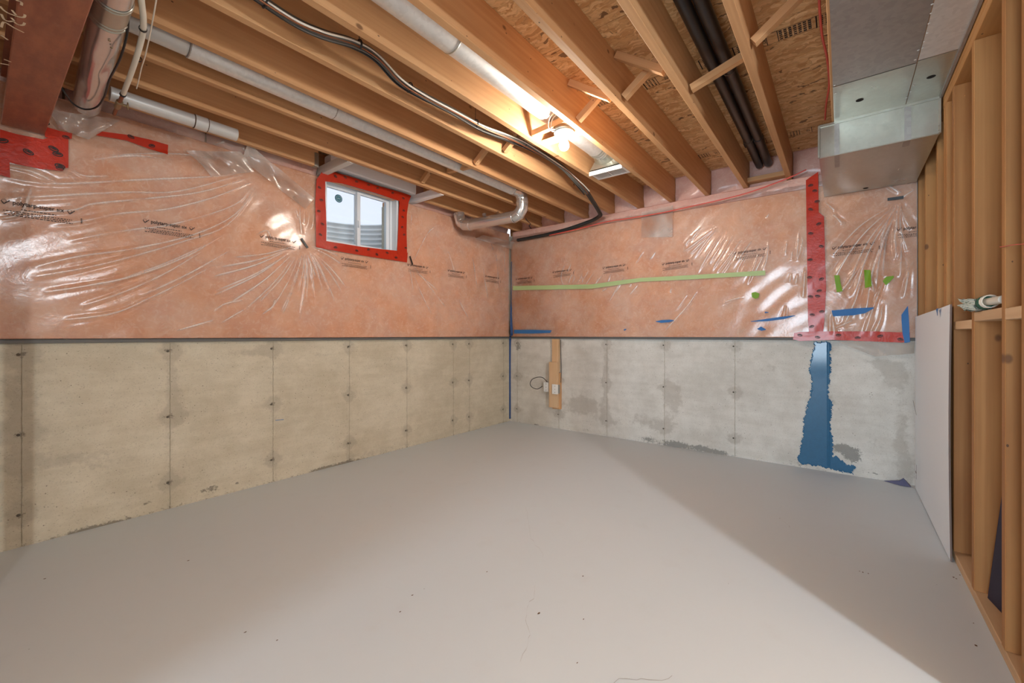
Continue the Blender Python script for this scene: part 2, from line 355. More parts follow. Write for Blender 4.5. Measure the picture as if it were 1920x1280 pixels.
# concrete walls -----------------------------------------------------------------------------------
SEAM_L = [.158, .764, 1.371, 1.984, 2.589, 3.207, 3.456, 4.065]
SEAM_R = [3.194, 2.588, 1.987, 1.376, .755, .115]
TIE_Z = [.985, .575, .165]
def concrete_wall(name, left):
    s0, s1 = (-6.0, X0) if left else (-6.5, Y0)
    fine0 = -.5 if left else -.7
    ss = np.concatenate([np.linspace(s0, fine0, 8)[:-1], np.arange(fine0, s1+1e-6, .0125)]); ss[-1] = s1
    zs = np.concatenate([np.arange(-.02, 1.03, .0125), [1.042]])
    S, Z = np.meshgrid(ss, zs)
    P = np.stack([S, np.full_like(S, Y0), Z], -1) if left else np.stack([np.full_like(S, X0), S, Z], -1)
    damp = np.zeros_like(S); stain = np.zeros_like(S)
    for c in (SEAM_L if left else SEAM_R):
        damp += (.34 if left else .25)*np.exp(-((S-c)/.045)**2); stain += (.22 if left else .12)*np.exp(-((S-c)/.012)**2)
        for z in TIE_Z:
            stain += (.62 if left else .45)*blob(S, Z, (c-.008, z), .035, .016); damp += .6*blob(S, Z, (c, z), .10, .05)
    if left:
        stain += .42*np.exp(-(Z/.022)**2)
        for px, rx, rz, k in [((170,995),.11,.03,.7),((215,985),.07,.02,.6),((275,943),.028,.012,.8),((400,915),.05,.03,.7),((380,920),.03,.012,.6),((445,905),.02,.008,.8),((640,870),.16,.03,.5),((600,880),.08,.02,.5),((560,876),.03,.02,.4)]:
            c = pY(*px); stain += k*blob(S, Z, (c[0], c[2]), rx, rz)
        for px, rx, rz, k in [((130,860),.30,.05,.5),((220,870),.2,.04,.4),((470,660),.2,.05,.5),((330,735),.05,.2,.4),((600,665),.15,.04,.4),((25,760),.2,.35,.35),((700,850),.3,.06,.5),((400,770),.15,.1,.3),((470,790),.12,.04,.4)]:
            c = pY(*px); damp += k*blob(S, Z, (c[0], c[2]), rx, rz)
    else:
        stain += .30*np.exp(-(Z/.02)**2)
        for px, rx, rz, k in [((1215,823),.10,.030,.75),((1265,832),.12,.04,.95),((1315,840),.12,.03,.9),((1350,848),.08,.025,.7),((1500,868),.12,.025,.5),((1590,845),.085,.045,1.0),((1600,860),.05,.04,.8),((1575,838),.05,.03,.7),((1640,888),.06,.008,.7),((1100,806),.10,.012,.5),((1005,797),.03,.015,.8),((972,651),.045,.05,.9)]:
            c = pX(*px); stain += k*blob(S, Z, (c[1], c[2]), rx, rz)
        for px, rx, rz, k in [((1095,760),.28,.14,.8),((1265,745),.09,.2,.7),((1210,790),.3,.1,.5),((1135,700),.04,.3,.5),((1450,690),.15,.05,.4),((1675,700),.10,.10,.8),((1690,800),.05,.3,.6),((1640,680),.1,.04,.5),((1650,830),.1,.08,.4),((1700,880),.06,.12,.6),((1000,720),.3,.2,.3)]:
            c = pX(*px); damp += k*blob(S, Z, (c[1], c[2]), rx, rz)
    m = MB(); m.grid(P if left else P[:, ::-1], True)
    nv = S.size
    if left:
        m.box(s0, X0+.25, Y0+.004, Y0+.22, -.2, 1.042); y0, y1 = Y0, Y0+.22
        m.box(s0, 1.725, y0, y1, 1.042, 2.33); m.box(2.458, X0+.25, y0, y1, 1.042, 2.33); m.box(1.725, 2.458, y0, y1, 1.042, 1.819)
    else:
        m.box(X0+.004, X0+.25, s0, Y0+.2, -.2, 1.042); m.box(X0, X0+.25, s0, Y0+.2, 1.042, 2.33)
    ob = m.build(name, M['concrete' if left else 'concrete_cool_lit'])
    for nm, arr in (('damp', damp), ('stain', stain)):
        at = ob.data.attributes.new(nm, 'FLOAT', 'POINT'); full = np.zeros(len(ob.data.vertices), np.float32)
        a_ = arr if left else arr[:, ::-1]
        full[:nv] = np.clip(a_, 0, 1.5).astype(np.float32).ravel(); at.data.foreach_set('value', full)
    return struct(ob)
wl = concrete_wall('wall_left', True); wb = concrete_wall('wall_back', False)
def seam_strip(wall, c, left):
    zs = np.linspace(.004, 1.035, 70); m = MB(); R = []
    for z in zs:
        w = .0015*rng.uniform(.5, 1.5); d = .0030*rng.uniform(.4, 1.0); j = rng.normal(0, .0006)
        R.append([(c+j-w, 0), (c+j, d), (c+j+w, 0)])
    G = np.array([[((s, Y0-h-.0006, z) if left else (X0-h-.0006, s, z)) for s, h in r] for r, z in zip(R, zs)])
    m.grid(G if not left else G, False); m.build('form_seam', M['seam'], wall)
for c in SEAM_L: seam_strip(wl, c, True)
for c in SEAM_R:
    if c != .115: seam_strip(wb, c, False)
for wall, lst, left in ((wl, SEAM_L, True), (wb, SEAM_R, False)):
    m = MB()
    for c in lst:
        for z in TIE_Z:
            q = c - .012 if left else c + .012
            m.lathe([(.0001,.0015),(.005,.0015),(.0075,.0005)], (q, Y0, z) if left else (X0, q, z), 8, (0,-1,0) if left else (-1,0,0))
    m.build('tie_hole', M['tie'], wall)['kind'] = 'stuff'
# blue waterproofing painted over the crack in the far wall: a thin ragged coat
poly = [(1527,640),(1521,668),(1516,690),(1521,712),(1519,742),(1512,760),(1506,790),(1505,812),(1500,840),(1494,868),(1540,875),(1575,884),(1600,888),(1606,874),(1585,868),(1572,856),(1562,855),(1562,820),(1557,800),(1560,776),(1562,752),(1553,742),(1556,712),(1559,690),(1558,662),(1560,640)]
pp = [pX(*p)[1:] for p in poly]; ys = np.arange(-.2, .45, .004); zs = np.arange(0.0, 1.045, .004); S, Z = np.meshgrid(ys, zs)
nz = sum(np.sin(S*a+b)*np.sin(Z*c+d)*k for a,b,c,d,k in [(90,1,70,2,.006),(210,2,180,.4,.005),(400,.3,350,1.2,.004)])
D = sdf(S, Z, pp) + nz
m = MB(); th = np.clip(D, 0, .006)*.5 + .0006 + .004*np.exp(-((S-.085)/.006)**2)*(Z > .05)
P = np.stack([X0 - th, S, Z], -1); keep = (D > 0)[:-1,:-1] & (D > 0)[1:,1:]
m.grid(P[:, ::-1], True, keep[:, ::-1]); o = m.build('waterproof_coating', M['blue_paint'], wb); o['label'] = 'ragged blue waterproofing coat'
# dark strip painting the shaded gap and grey film edge under the blankets, then sill plates
struct(MB().box(-6, X0-.001, Y0-.022, Y0+.02, 1.0425, 1.063).build('trim_1', M['sill']))
struct(MB().box(X0-.022, X0+.02, -.42, Y0-.023, 1.0425, 1.063).build('trim_2', M['sill']))
struct(MB().box(X0+.02, X0+.24, -6.4, Y0, 2.331, 2.369).build('trim_3', M['joist']))
struct(MB().box(-6, 1.70, Y0+.02, Y0+.21, 2.331, 2.369).box(2.46, X0+.02, Y0+.02, Y0+.21, 2.331, 2.369).build('trim_4', M['joist']))
M['house'] = plain('pale_house_siding', (.78,.73,.75), .8)
struct(MB().box(-3, 9, 7.5, 7.8, 1.0, 7.5).build('exterior_wall', M['house']))
# unseen far sides of the basement
wf = struct(MB().box(-6.2, -6.0, -6.5, 3.5, 0, 2.62).build('wall_front', M['drywall']))
ws = struct(MB().box(-6.2, 4.4, -6.7, -6.5, 0, 2.62).build('wall_side', M['drywall']))
struct(MB().box(-.66, -.56, 1.55, Y0-.001, 0, 2.36).build('shade_partition', M['drywall']))  # added unseen partition, placed to cut off the cool rear light
o = MB().tube([(-.066, 2.60, 0), (-.066, 2.60, 2.36)], .045, 16).build('support_post', M['steel_red'])
struct(o)

# ceiling: slab, strand-board panels, joists, bridging -----------------------------------------------
ce = struct(MB().box(-6.1, 4.5, -6.6, 3.7, JT+.021, JT+.12).build('ceiling', M['osb']))
xs = [-6.0, -4.19, -2.97, -1.75, -.53, .69, 1.91, 3.13, 4.45]
for a, b in zip(xs[:-1], xs[1:]):
    m = MB(); m.box(-(b-a)/2+.0015, (b-a)/2-.0015, -5.1, 5.1, -.009, .009)
    m.build('subfloor_panel', M['osb'], ce, ((a+b)/2, -1.45, JT+.0095))
def lumber(name, p0, p1, w, d, mat, parent, upv=(0,0,1), c=.002):
    """board from p0 to p1 (centre line), w across, d along upv"""
    p0 = Vector([float(x) for x in p0]); p1 = Vector([float(x) for x in p1]); x = (p1-p0); L = x.length; x.normalize()
    z = Vector(upv); z = (z - x*z.dot(x)).normalized(); y = z.cross(x)
    m = MB(); m.cbox(-L/2, L/2, -w/2, w/2, -d/2, d/2, c)
    return m.build(name, mat, parent, (p0+p1)/2, Matrix((x, y, z)).transposed().to_euler())
JY = [-.600, -.285, .031, .346, .665, .98, 1.30, 1.62, 1.93, 2.24, 2.55, 2.86, 3.17]
for y in JY:
    segs = [(-5.9, 4.27)] if y < 3.1 else [(-5.9, 1.63), (2.69, 4.27)]
    for a, b in segs: lumber('joist', (a, y, (JB+JT)/2), (b, y, (JB+JT)/2), .038, JT-JB-.001, M['joist'], ce)
struct(lumber('trim_5', (4.345, -6.4, (JB+JT)/2), (4.345, Y0+.1, (JB+JT)/2), .038, JT-JB-.002, M['joist'], None))
struct(lumber('trim_6', (-5.9, Y0+.15, (JB+JT)/2), (4.3, Y0+.15, (JB+JT)/2), .038, JT-JB-.002, M['joist'], None))
# window header blocks between the last full joist and the wall
for x in (1.735, 2.645): lumber('header_block', (x, 2.881, 2.40), (x, Y0+.02, 2.40), .05, .066, M['lintel'] if x > 2 else M['lit_block'], ce)  # pale block colours carry the window light falling on the wood
# cross bridging
def strut(y0, z0, y1, z1, x): lumber('bridging_strut', (x, y0, z0), (x, y1, z1), .036, .036, M['joist'], ce, (1,0,0), .001)
lo, hi = JB+.026, JT-.030
E = [(JY[i]+.0195, JY[i+1]-.0195) for i in range(len(JY)-1)]
bays = {i: e for i, e in enumerate(E)}
for i, (a, b) in bays.items():
    if i < 2: continue
    x = {2: 2.16, 3: 2.36, 4: 2.22, 5: 2.28, 6: 2.27, 7: 2.34, 8: 2.37, 9: 2.43, 10: 2.37}.get(i)
    if x is None: continue
    rise = dict(y0=b-.012, z0=lo, y1=a+.012, z1=hi)           # low on the +y joist
    fall = dict(y0=a+.012, z0=lo, y1=b-.012, z1=hi)
    if i == 2: strut(rise['y0'], lo, a+.012, hi, x)
    elif i == 3: strut(b-.012, lo, a+.012, lo+.075, x)
    elif i == 6: strut(b-.012, lo-.004, a+.02, lo+.012, x-.02)
    elif i == 7: strut(b-.012, lo, a+.012, hi, x); strut(a+.012, lo, b-.012, hi, x+.05)
    elif i == 9: strut(a+.012, lo, b-.012, lo+.02, x-.05)
    else: strut(b-.012, lo, a+.012, hi, x); strut(a+.012, lo, b-.012, hi, x-.10)
# short block nailed between the two joists at the far end of the pipe bay
lumber('blocking', (4.16, .366, 2.42), (4.16, .645, 2.42), .038, .09, M['joist'], ce, (1,0,0))
# strip of wood between lamp-bay joists carrying the lampholder
lumber('lamp_cleat', (2.40, 1.32, 2.389), (2.40, 1.60, 2.389), .064, .02, M['pale_wood'], ce)

# stamps printed on the strand board
FC = bpy.data.curves
_glyph = {}
def text2d(body):
    """flat triangulated lettering: (verts Nx2 scaled to unit width, faces, height/width)"""
    if body in _glyph: return _glyph[body]
    cu = FC.new('txt', 'FONT'); cu.body = body; cu.offset = .018; cu.resolution_u = 3; ob = bpy.data.objects.new('txt', cu); COL.objects.link(ob)
    dg = bpy.context.evaluated_depsgraph_get(); me = ob.evaluated_get(dg).to_mesh()
    V = np.array([v.co[:2] for v in me.vertices]); Fc = [tuple(p.vertices) for p in me.polygons]
    ob.evaluated_get(dg).to_mesh_clear(); bpy.data.objects.remove(ob); FC.remove(cu)
    mn = V.min(0); w = V[:,0].max()-mn[0]; V = (V-mn)/w; _glyph[body] = (V, Fc); return _glyph[body]
class Print:
    """lettering in (u, v) metres, later laid on a surface"""
    def __init__(s): s.V = []; s.F = []
    def add(s, V, Fc):
        n = len(s.V); s.V += [tuple(p) for p in V]; s.F += [tuple(i+n for i in f) for f in Fc]; return s
    def text(s, body, u, v, w, h=None):
        V, Fc = text2d(body); V = V.copy(); k = w if h is None else w
        hh = V[:,1].max(); V = np.stack([V[:,0]*w, V[:,1]*(w if h is None else h/hh)], 1) + [u, v]; return s.add(V, Fc)
    def quad(s, u0, u1, v0, v1): return s.add([(u0,v0),(u1,v0),(u1,v1),(u0,v1)], [(0,1,2,3)])
    def line(s, pts, w):
        for (a,b),(c,d) in zip(pts[:-1], pts[1:]):
            L = math.hypot(c-a,d-b) or 1; nx, ny = -(d-b)/L*w/2, (c-a)/L*w/2
            s.add([(a+nx,b+ny),(a-nx,b-ny),(c-nx,d-ny),(c+nx,d+ny)], [(0,1,2,3)])
        return s
    def ring(s, u, v, ru, rv, w, n=16):
        V = [(u+(ru+k)*math.cos(2*PI*i/n), v+(rv+k)*math.sin(2*PI*i/n)) for k in (0, -w) for i in range(n)]
        return s.add(V, [(i,(i+1)%n,n+(i+1)%n,n+i) for i in range(n)])
    def build(s, name, fn, mat, parent):
        o = MB().add([fn(*p) for p in s.V], s.F).build(name, mat, parent); return o
def stamp(kind):
    p = Print(); L = .36 if kind else .26
    p.line([(0,0),(.10,0)], .004)
    p.quad(0, .095, 0, .003)
    for v in (0, .075, .15, .20): p.quad(0, .095, v, v+.0035)
    p.quad(0, .0025, 0, L); p.quad(.0925, .095, 0, L)
    p.text('PS2', .036, .128, .034, .02) if kind else p.text('32', .036, .12, .03, .02)
    if kind: p.line([(.030,.122),(.050,.088),(.072,.122),(.030,.122)], .005); p.line([(.042,.118),(.052,.100),(.064,.118)], .004)
    for r in range(3):                                          # rows too small to read in the photograph
        for q in range(5):
            p.quad(.010+q*.016, .010+q*.016+rng.uniform(.007,.012), .018+r*.019, .018+r*.019+.009)
    for r in range(int((L-.21)/.02)):
        for q in range(5): p.quad(.008+q*.0168, .008+q*.0168+rng.uniform(.009,.013), .208+r*.02, .208+r*.02+.013)
    return p
zst = JT - .0008
for x, y0, k in [(2.478, .46, 1), (2.478, .10, 1), (2.478, .63, 0), (2.478, 1.27, 0), (2.478, .95, 0), (3.775, .33, 0), (3.775, .62, 0), (3.775, .96, 0), (1.265, 2.15, 0), (1.265, 1.93, 0)]:
    stamp(k).build('printed_stamp', lambda u, v, x=x, y0=y0: (x+u, y0-v, zst), M['ink'], ce)

# stud wall -------------------------------------------------------------------------------------------
wr = struct(MB().box(1.70, X0-.005, YS-.105, YS-.0925, 0, 2.33).build('wall_right', M['drywall']))
yc = YS - .0445
for x, w in [(1.72,.038),(1.93,.038),(2.130,.038),(2.55,.042),(2.95,.040),(3.13,.04),(3.172,.038),(3.40,.038),(3.83,.038),(4.165,.038)]:
    lumber('stud', (x, yc, .039), (x, yc, 2.291), w, .089, M['stud'], wr, (0,1,0))
lumber('bottom_plate', (1.70, yc, .0195), (X0-.01, yc, .0195), .089, .037, M['pale_wood'], wr)
lumber('top_plate', (1.70, yc, 2.3105), (X0-.01, yc, 2.3105), .089, .037, M['stud'], wr)
lumber('top_plate', (1.70, yc, 2.3495), (X0-.01, yc, 2.3495), .089, .037, M['stud'], wr)
for a, b, z in [(1.95,2.110,1.155),(2.150,2.528,1.160),(2.572,2.929,1.131)]:
    lumber('blocking', (a, yc, z), (b, yc, z), .089, .038, M['pale_wood'], wr)

# window ----------------------------------------------------------------------------------------------
wn = empty('window_1', (2.13, Y0, 1.8)); struct(wn)
def wpart(m, name, mat, parent=wn):
    o = m.build(name, mat); o.parent = parent
    o.matrix_parent_inverse = parent.matrix_world.inverted() if parent is not wn else Matrix.Translation((-2.13, -Y0, -1.8)); return o
wx0, wx1, wz0, wz1 = 1.735, 2.452, 1.824, 2.392; MU = float(pY(671, 420, 3.37)[0])
m = MB()
for b in [(wx0,wx0+.022,3.262,3.43,wz0,wz1),(wx1-.022,wx1,3.262,3.43,wz0,wz1),(wx0+.022,wx1-.022,3.262,3.43,wz0,wz0+.022),(wx0+.022,wx1-.022,3.262,3.43,wz1-.022,wz1)]: m.box(*b)
wpart(m, 'window_frame', M['vinyl'])
m = MB(); i0, i1, j0, j1 = wx0+.022, wx1-.022, wz0+.022, wz1-.022
for y, w in ((3.335,.016),(3.365,.030),(3.40,.022)):
    for b in [(i0,i0+w,y,y+.02,j0,j1),(i1-w,i1,y,y+.02,j0,j1),(i0+w,i1-w,y,y+.02,j0,j0+w),(i0+w,i1-w,y,y+.02,j1-w,j1)]: m.box(*b)
wpart(m, 'window_track', M['vinyl'])
def sash(x0, x1, y):
    m = MB(); z0, z1 = j0+.018, j1-.024; w = .032
    for b in [(x0,x0+w,y,y+.022,z0,z1),(x1-w,x1,y,y+.022,z0,z1),(x0+w,x1-w,y,y+.022,z0,z0+w*.6),(x0+w,x1-w,y,y+.022,z1-w*.7,z1)]: m.box(*b)
    s_ = wpart(m, 'sash', M['vinyl'])
    g = MB().box(x0+w, x1-w, y+.009, y+.013, z0+w*.6, z1-w*.7).build('pane', M['glass']); g.parent = s_
    g.matrix_parent_inverse = Matrix.Identity(4); return s_
s1 = sash(i0+.012, MU+.016, 3.385); s2 = sash(MU-.016, i1-.014, 3.355)
m = MB().box(MU-.010, MU+.008, 3.342, 3.356, 2.03, 2.09).box(MU-.014, MU, 3.334, 3.346, 2.035, 2.05); wpart(m, 'latch', M['vinyl'])
c = pY(635, 372, 3.393); m = MB()
m.lathe([(.0001,-.0015),(.034,-.0015),(.034,0)], (c[0], 3.393, c[2]), 20, (0,-1,0)); 
stk = wpart(m, 'sticker', M['teal'])
p = Print().ring(0,0,.026,.026,.003).text('ADX', -.015, -.006, .03); o = p.build('sticker_print', lambda u, v: (c[0]+u, 3.391, c[2]+v), M['pale'], None); o.parent = stk
# white wrapped lintel over the window, and the corrugated well outside
o = MB().cbox(1.765, 2.62, 3.215, 3.312, 2.432, 2.53, .01).build('lintel', M['lintel'], wl)
ang = np.linspace(0, PI, 41); zz = np.arange(1.35, 2.26, .0065)
P = np.array([[(2.13 + (.60+.012*math.sin(z*2*PI/.05))*math.cos(a), Y0+.22 + (.62+.012*math.sin(z*2*PI/.05))*math.sin(a), z) for a in ang] for z in zz])
M['well'] = plain('galvanized_window_well', (.86,.89,.92), .5, .0)
ww = MB().grid(P).build('window_well', M['well']); thing(ww, 'corrugated grey steel window well outside the basement window', 'window well')
m = MB().box(1.4, 2.9, Y0+.22, Y0+.95, 1.30, 1.36); o = m.build('ground_outside', M['sill']); struct(o)

# ================================================================== INSULATION AND POLY FILM
def pl2(pts, left):
    out = []
    for p in pts:
        q = pY(*p, YF) if left else pX(*p, XF); out.append((q[0] if left else q[1], q[2]))
    return out
def fan(c, ends, start=.12, bend=0.):
    """creases from near a gather point c out to each end (photo px)"""
    out = []
    for e in ends:
        d = (e[0]-c[0], e[1]-c[1]); s_ = start
        mid = (c[0]+d[0]*.55 + bend*d[1], c[1]+d[1]*.55 - bend*d[0])
        out.append([(c[0]+d[0]*s_, c[1]+d[1]*s_), mid, e])
    return out
CL = []                                                            # (px polyline, height m, half width m)
for k, l in enumerate([
    [(465,321),(412,330),(262,337),(155,343),(75,343),(0,330)], [(462,325),(337,358),(237,360),(112,366),(0,372)],
    [(462,335),(375,360),(275,372),(175,382),(132,394),(0,398)], [(475,340),(400,370),(312,392),(225,400),(155,414),(87,420)],
    [(478,345),(437,385),(325,420),(250,430),(187,440),(125,452)], [(480,350),(440,402),(362,440),(250,466),(150,480),(60,500)],
    [(482,356),(425,422),(345,452),(250,480),(160,502),(60,520)], [(420,440),(350,480),(255,516),(165,535),(80,548)],
    [(400,452),(325,487),(250,515),(190,535)], [(380,470),(310,512),(230,548),(150,575)], [(430,470),(355,512),(262,556)],
    [(300,548),(220,585),(120,600)], [(395,500),(330,535),(250,572)],
    [(420,300),(350,290),(280,288),(200,292)], [(330,300),(250,292),(170,300)], [(135,318),(160,330),(205,330)], [(0,310),(60,322),(110,345)],
    [(0,410),(40,398),(60,350)], [(480,300),(440,268),(400,270)]]): CL.append((l, .0050, .0085))
for l in fan((573,458), [(405,545),(400,518),(415,500),(440,482),(402,553),(425,572),(460,580),(487,566),(505,585),(545,535),(527,585),(560,545),(572,540),(585,530),(600,520),(590,560),(605,545),(618,548),(640,545),(628,565),(650,540),(640,495),(635,480),(610,520),(562,600),(530,588),(575,560)], .2, .03): CL.append((l, .0055, .0075))
for l in [[(555,390),(560,410)], [(572,385),(570,420)], [(582,388),(577,425)], [(590,395),(585,430)], [(565,375),(562,400),(566,440)], [(578,480),(592,520)], [(480,440),(500,432),(510,450)], [(400,585),(420,570),(455,562)], [(415,605),(440,590),(458,580)], [(490,590),(510,575),(517,560)], [(330,620),(400,600)], [(770,500),(790,550),(810,590)], [(772,495),(800,530),(835,575)], [(775,490),(800,440),(815,425)], [(768,500),(775,545)], [(780,510),(822,545)], [(770,430),(772,400)],
          [(840,470),(852,510)], [(885,480),(895,540)], [(905,500),(915,560)], [(930,470),(935,540)], [(945,460),(947,520)], [(915,440),(925,470)], [(860,560),(880,600)]]: CL.append((l, .0042, .008))
CR = []
def k7(l): return [(1280+x/4.92, 400+y/4.92) for x, y in l]
def k6(l): return [(1020+x/6.4, 470+y/6.4) for x, y in l]
for l in [[(280,150),(100,290),(0,360)],[(320,130),(200,280),(90,430)],[(350,200),(260,340),(130,560)],[(470,200),(380,350),(260,540)],[(540,240),(430,400),(300,560)],[(500,330),(430,450),(345,570)],[(610,350),(550,440),(490,550)],[(700,370),(650,520),(590,660)],[(745,390),(700,480),(665,540)],[(792,250),(775,430),(735,530)],[(968,240),(945,380)],[(1112,210),(1090,330),(1055,440)],[(1075,150),(1062,300),(1050,430)],[(1012,340),(1000,430)],[(130,720),(60,830),(0,910)],[(800,0),(770,40)],[(230,220),(60,380)],[(400,220),(240,470)],[(950,850),(930,960)],[(1000,560),(985,640)],[(1060,560),(1040,660)],[(640,250),(520,420)],[(1130,500),(1110,780)],[(560,770),(440,800),(360,830)],[(80,210),(20,300)],[(170,130),(60,260)]]: CR.append((k7(l), .0050, .0085))
for l in [[(255,150),(205,300),(232,420)],[(330,150),(280,260)],[(375,220),(320,320),(290,400)],[(350,260),(365,330),(330,400)],[(462,260),(440,330),(390,395)],[(470,290),(460,390)],[(600,255),(500,410)],[(655,320),(620,400)],[(805,265),(760,390)],[(965,310),(880,440),(780,620)],[(930,380),(860,500)],[(1840,480),(1740,640),(1570,830),(1450,960)],[(1720,520),(1640,640),(1570,730)],[(1190,310),(1150,360)],[(1050,390),(1020,440)],[(1130,400),(1030,530)],[(1530,440),(1510,510)],[(540,230),(480,340)],[(1200,0),(1100,150)],[(1340,10),(1270,110)],[(700,290),(600,430)],[(760,450),(690,490)]]: CR.append((k6(l), .0042, .0070))
for l in fan((1685,373), [(1560,480),(1565,520),(1588,540),(1600,560),(1622,600),(1640,560),(1655,520),(1682,485),(1683,440),(1700,470),(1706,430),(1648,470)], .12, -.05): CR.append((l, .013, .016))
for l in [[(1660,520),(1640,570),(1620,632)],[(1655,570),(1650,600),(1635,632)],[(1612,500),(1590,530),(1575,550)],[(1618,515),(1605,560),(1580,615)],[(1560,590),(1565,630)],[(1690,450),(1688,520)],[(1705,500),(1695,560)],[(1560,400),(1580,420)],[(1548,380),(1566,395)],[(1565,615),(1600,600)],[(1632,520),(1640,550)],[(1650,340),(1690,362)],[(1715,355),(1692,370)]]: CR.append((l, .007, .010))
def height(S, Z, creases, left, seed):
    r = np.random.default_rng(seed); h = np.zeros_like(S); white = np.zeros_like(S)
    for _ in range(9):                                             # soft pillows
        a, b = r.uniform(1.5, 7), r.uniform(2, 9); h += .0011*np.sin(a*S+r.uniform(0,6))*np.sin(b*Z+r.uniform(0,6))
    for _ in range(16):
        th = r.uniform(.2, 1.2) * (1 if left else -1); kx = r.uniform(18, 50)
        h += .00028*np.sin(kx*(S*math.sin(th) - Z*math.cos(th)) + r.uniform(0,6) + 1.5*np.sin(3*S+r.uniform(0,6)))
    for px, amp, w in creases:
        P = np.array(spline(pl2(px, left), 5) if len(px) > 2 else pl2(px, left)); n = len(P)
        L = np.concatenate([[0], np.cumsum(np.hypot(*np.diff(P, axis=0).T))]); L /= L[-1]
        lo_, hi_ = P.min(0)-4*w, P.max(0)+4*w
        j = np.where((S >= lo_[0]) & (S <= hi_[0]) & (Z >= lo_[1]) & (Z <= hi_[1]))
        if not len(j[0]): continue
        s_, z_ = S[j], Z[j]; best = np.full(s_.shape, 1e9); bt = np.zeros_like(s_); sg = np.ones_like(s_)
        for i in range(n-1):
            a, ab = P[i], P[i+1]-P[i]; t = np.clip(((s_-a[0])*ab[0]+(z_-a[1])*ab[1])/(ab@ab+1e-12), 0, 1)
            dx, dz = s_-a[0]-t*ab[0], z_-a[1]-t*ab[1]; d = np.hypot(dx, dz); u = d < best
            best = np.where(u, d, best); bt = np.where(u, L[i]+t*(L[i+1]-L[i]), bt)
        tap = np.clip(np.sin(PI*np.clip(bt,0,1)), 0, 1)**.55; ww_ = w*(.55+.75*bt)
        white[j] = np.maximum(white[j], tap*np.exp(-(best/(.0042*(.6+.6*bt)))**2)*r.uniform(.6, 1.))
        h[j] += amp*tap*(np.exp(-(best/ww_)**2) - .28*np.exp(-((best-2.1*ww_)/(1.1*ww_))**2))
    return h, white
# films as functions of (s, z)
SL = np.arange(-.65, XF-.006, .006); ZL = np.arange(ZB, 2.372, .006)
SR = np.arange(-.419, YF+.002, .006); ZR = np.arange(ZB, 2.262, .006)
(HL, CWL), (HR, CWR) = height(*np.meshgrid(SL, ZL), CL, True, 3), height(*np.meshgrid(SR, ZR), CR, False, 5)
def bil(S_, Z_, Hh, s, z):
    i = np.clip((s-S_[0])/(S_[1]-S_[0]), 0, len(S_)-1.001); j = np.clip((z-Z_[0])/(Z_[1]-Z_[0]), 0, len(Z_)-1.001)
    a, b = int(i), int(j); u, v = i-a, j-b
    return (Hh[b,a]*(1-u)+Hh[b,a+1]*u)*(1-v)+(Hh[b+1,a]*(1-u)+Hh[b+1,a+1]*u)*v
def onL(s, z, off=.0015): return (s, YF - max(bil(SL, ZL, HL, s, z), -.004) - off, z)
def onR(s, z, off=.0015): return (XF - max(bil(SR, ZR, HR, s, z), -.004) - off, s, z)
HL = np.maximum(HL, -.006); HR = np.maximum(HR, -.006)
# edge tension: the film is pulled flat onto the wall above its gathers
def blanket(name, label, left):
    e = empty(name, ((1.8, Y0-.02, ZB) if left else (X0-.02, 1.5, ZB))); thing(e, label, 'insulation'); return e
def child(o, e):
    o.parent = e; o.matrix_parent_inverse = Matrix.Translation(-e.location); return o
bl = blanket('insulation_blanket', 'pink fibreglass blanket behind clear poly on the window wall', True)
br = blanket('insulation_blanket', 'pink fibreglass blanket behind clear poly on the far wall facing the bulb', False)
hole = (1.715, 2.47, 1.81, 2.45)
def soft(left, s0, s1, z0, z1, d0, d1, name, mat, e, step=.03, hole=None, puff=.006):
    ss = np.arange(s0, s1+step*.4, step); zs = np.arange(z0, z1+step*.4, step); ss[-1] = s1; zs[-1] = z1
    S, Z = np.meshgrid(ss, zs); r = np.random.default_rng(int(abs(s0*100)+z0*37))
    Hh = r.normal(0, puff*.45, S.shape); Hh[1:-1,1:-1] = (Hh[1:-1,1:-1]+Hh[:-2,1:-1]+Hh[2:,1:-1]+Hh[1:-1,:-2]+Hh[1:-1,2:])/2.6
    ed = np.minimum(np.minimum(S-s0, s1-S), np.minimum(Z-z0, z1-Z)); Hh -= puff*1.6*np.exp(-ed/.02)
    D = d0 - Hh*0 + Hh
    P = np.stack([S, Y0-D, Z], -1) if left else np.stack([X0-D, S, Z], -1)
    keep = None
    if hole is not None:
        cs, cz = (S[:-1,:-1]+S[1:,1:])/2, (Z[:-1,:-1]+Z[1:,1:])/2
        keep = ~((cs > hole[0]) & (cs < hole[1]) & (cz > hole[2]) & (cz < hole[3]))
    m = MB(); m.grid(P if left else P[:, ::-1], True, keep if (keep is None or left) else keep[:, ::-1])
    a, b = (Y0-d1 if left else X0-d1), (Y0-d0 if left else X0-d0)
    if left: m.add([(s0,b,z0),(s1,b,z0),(s1,a,z0),(s0,a,z0)], [(0,3,2,1)]); m.add([(s0,b,z1),(s1,b,z1),(s1,a,z1),(s0,a,z1)], [(0,1,2,3)])
    else: m.add([(b,s0,z0),(b,s1,z0),(a,s1,z0),(a,s0,z0)], [(0,1,2,3)]); m.add([(b,s0,z1),(b,s1,z1),(a,s1,z1),(a,s0,z1)], [(0,3,2,1)])
    if e in (ce, wl, wb): return m.build(name, mat, e)
    return child(m.build(name, mat), e)
soft(True, -.62, XF-.004, ZB, 2.34, .044, .001, 'batt', M['pink'], bl, .03, (1.70, 2.485, 1.805, 2.40))
for a, b in ((-.419, YF+.012),): soft(False, a, b, ZB, 2.265, .044, .001, 'batt', M['pink'], br, .03)
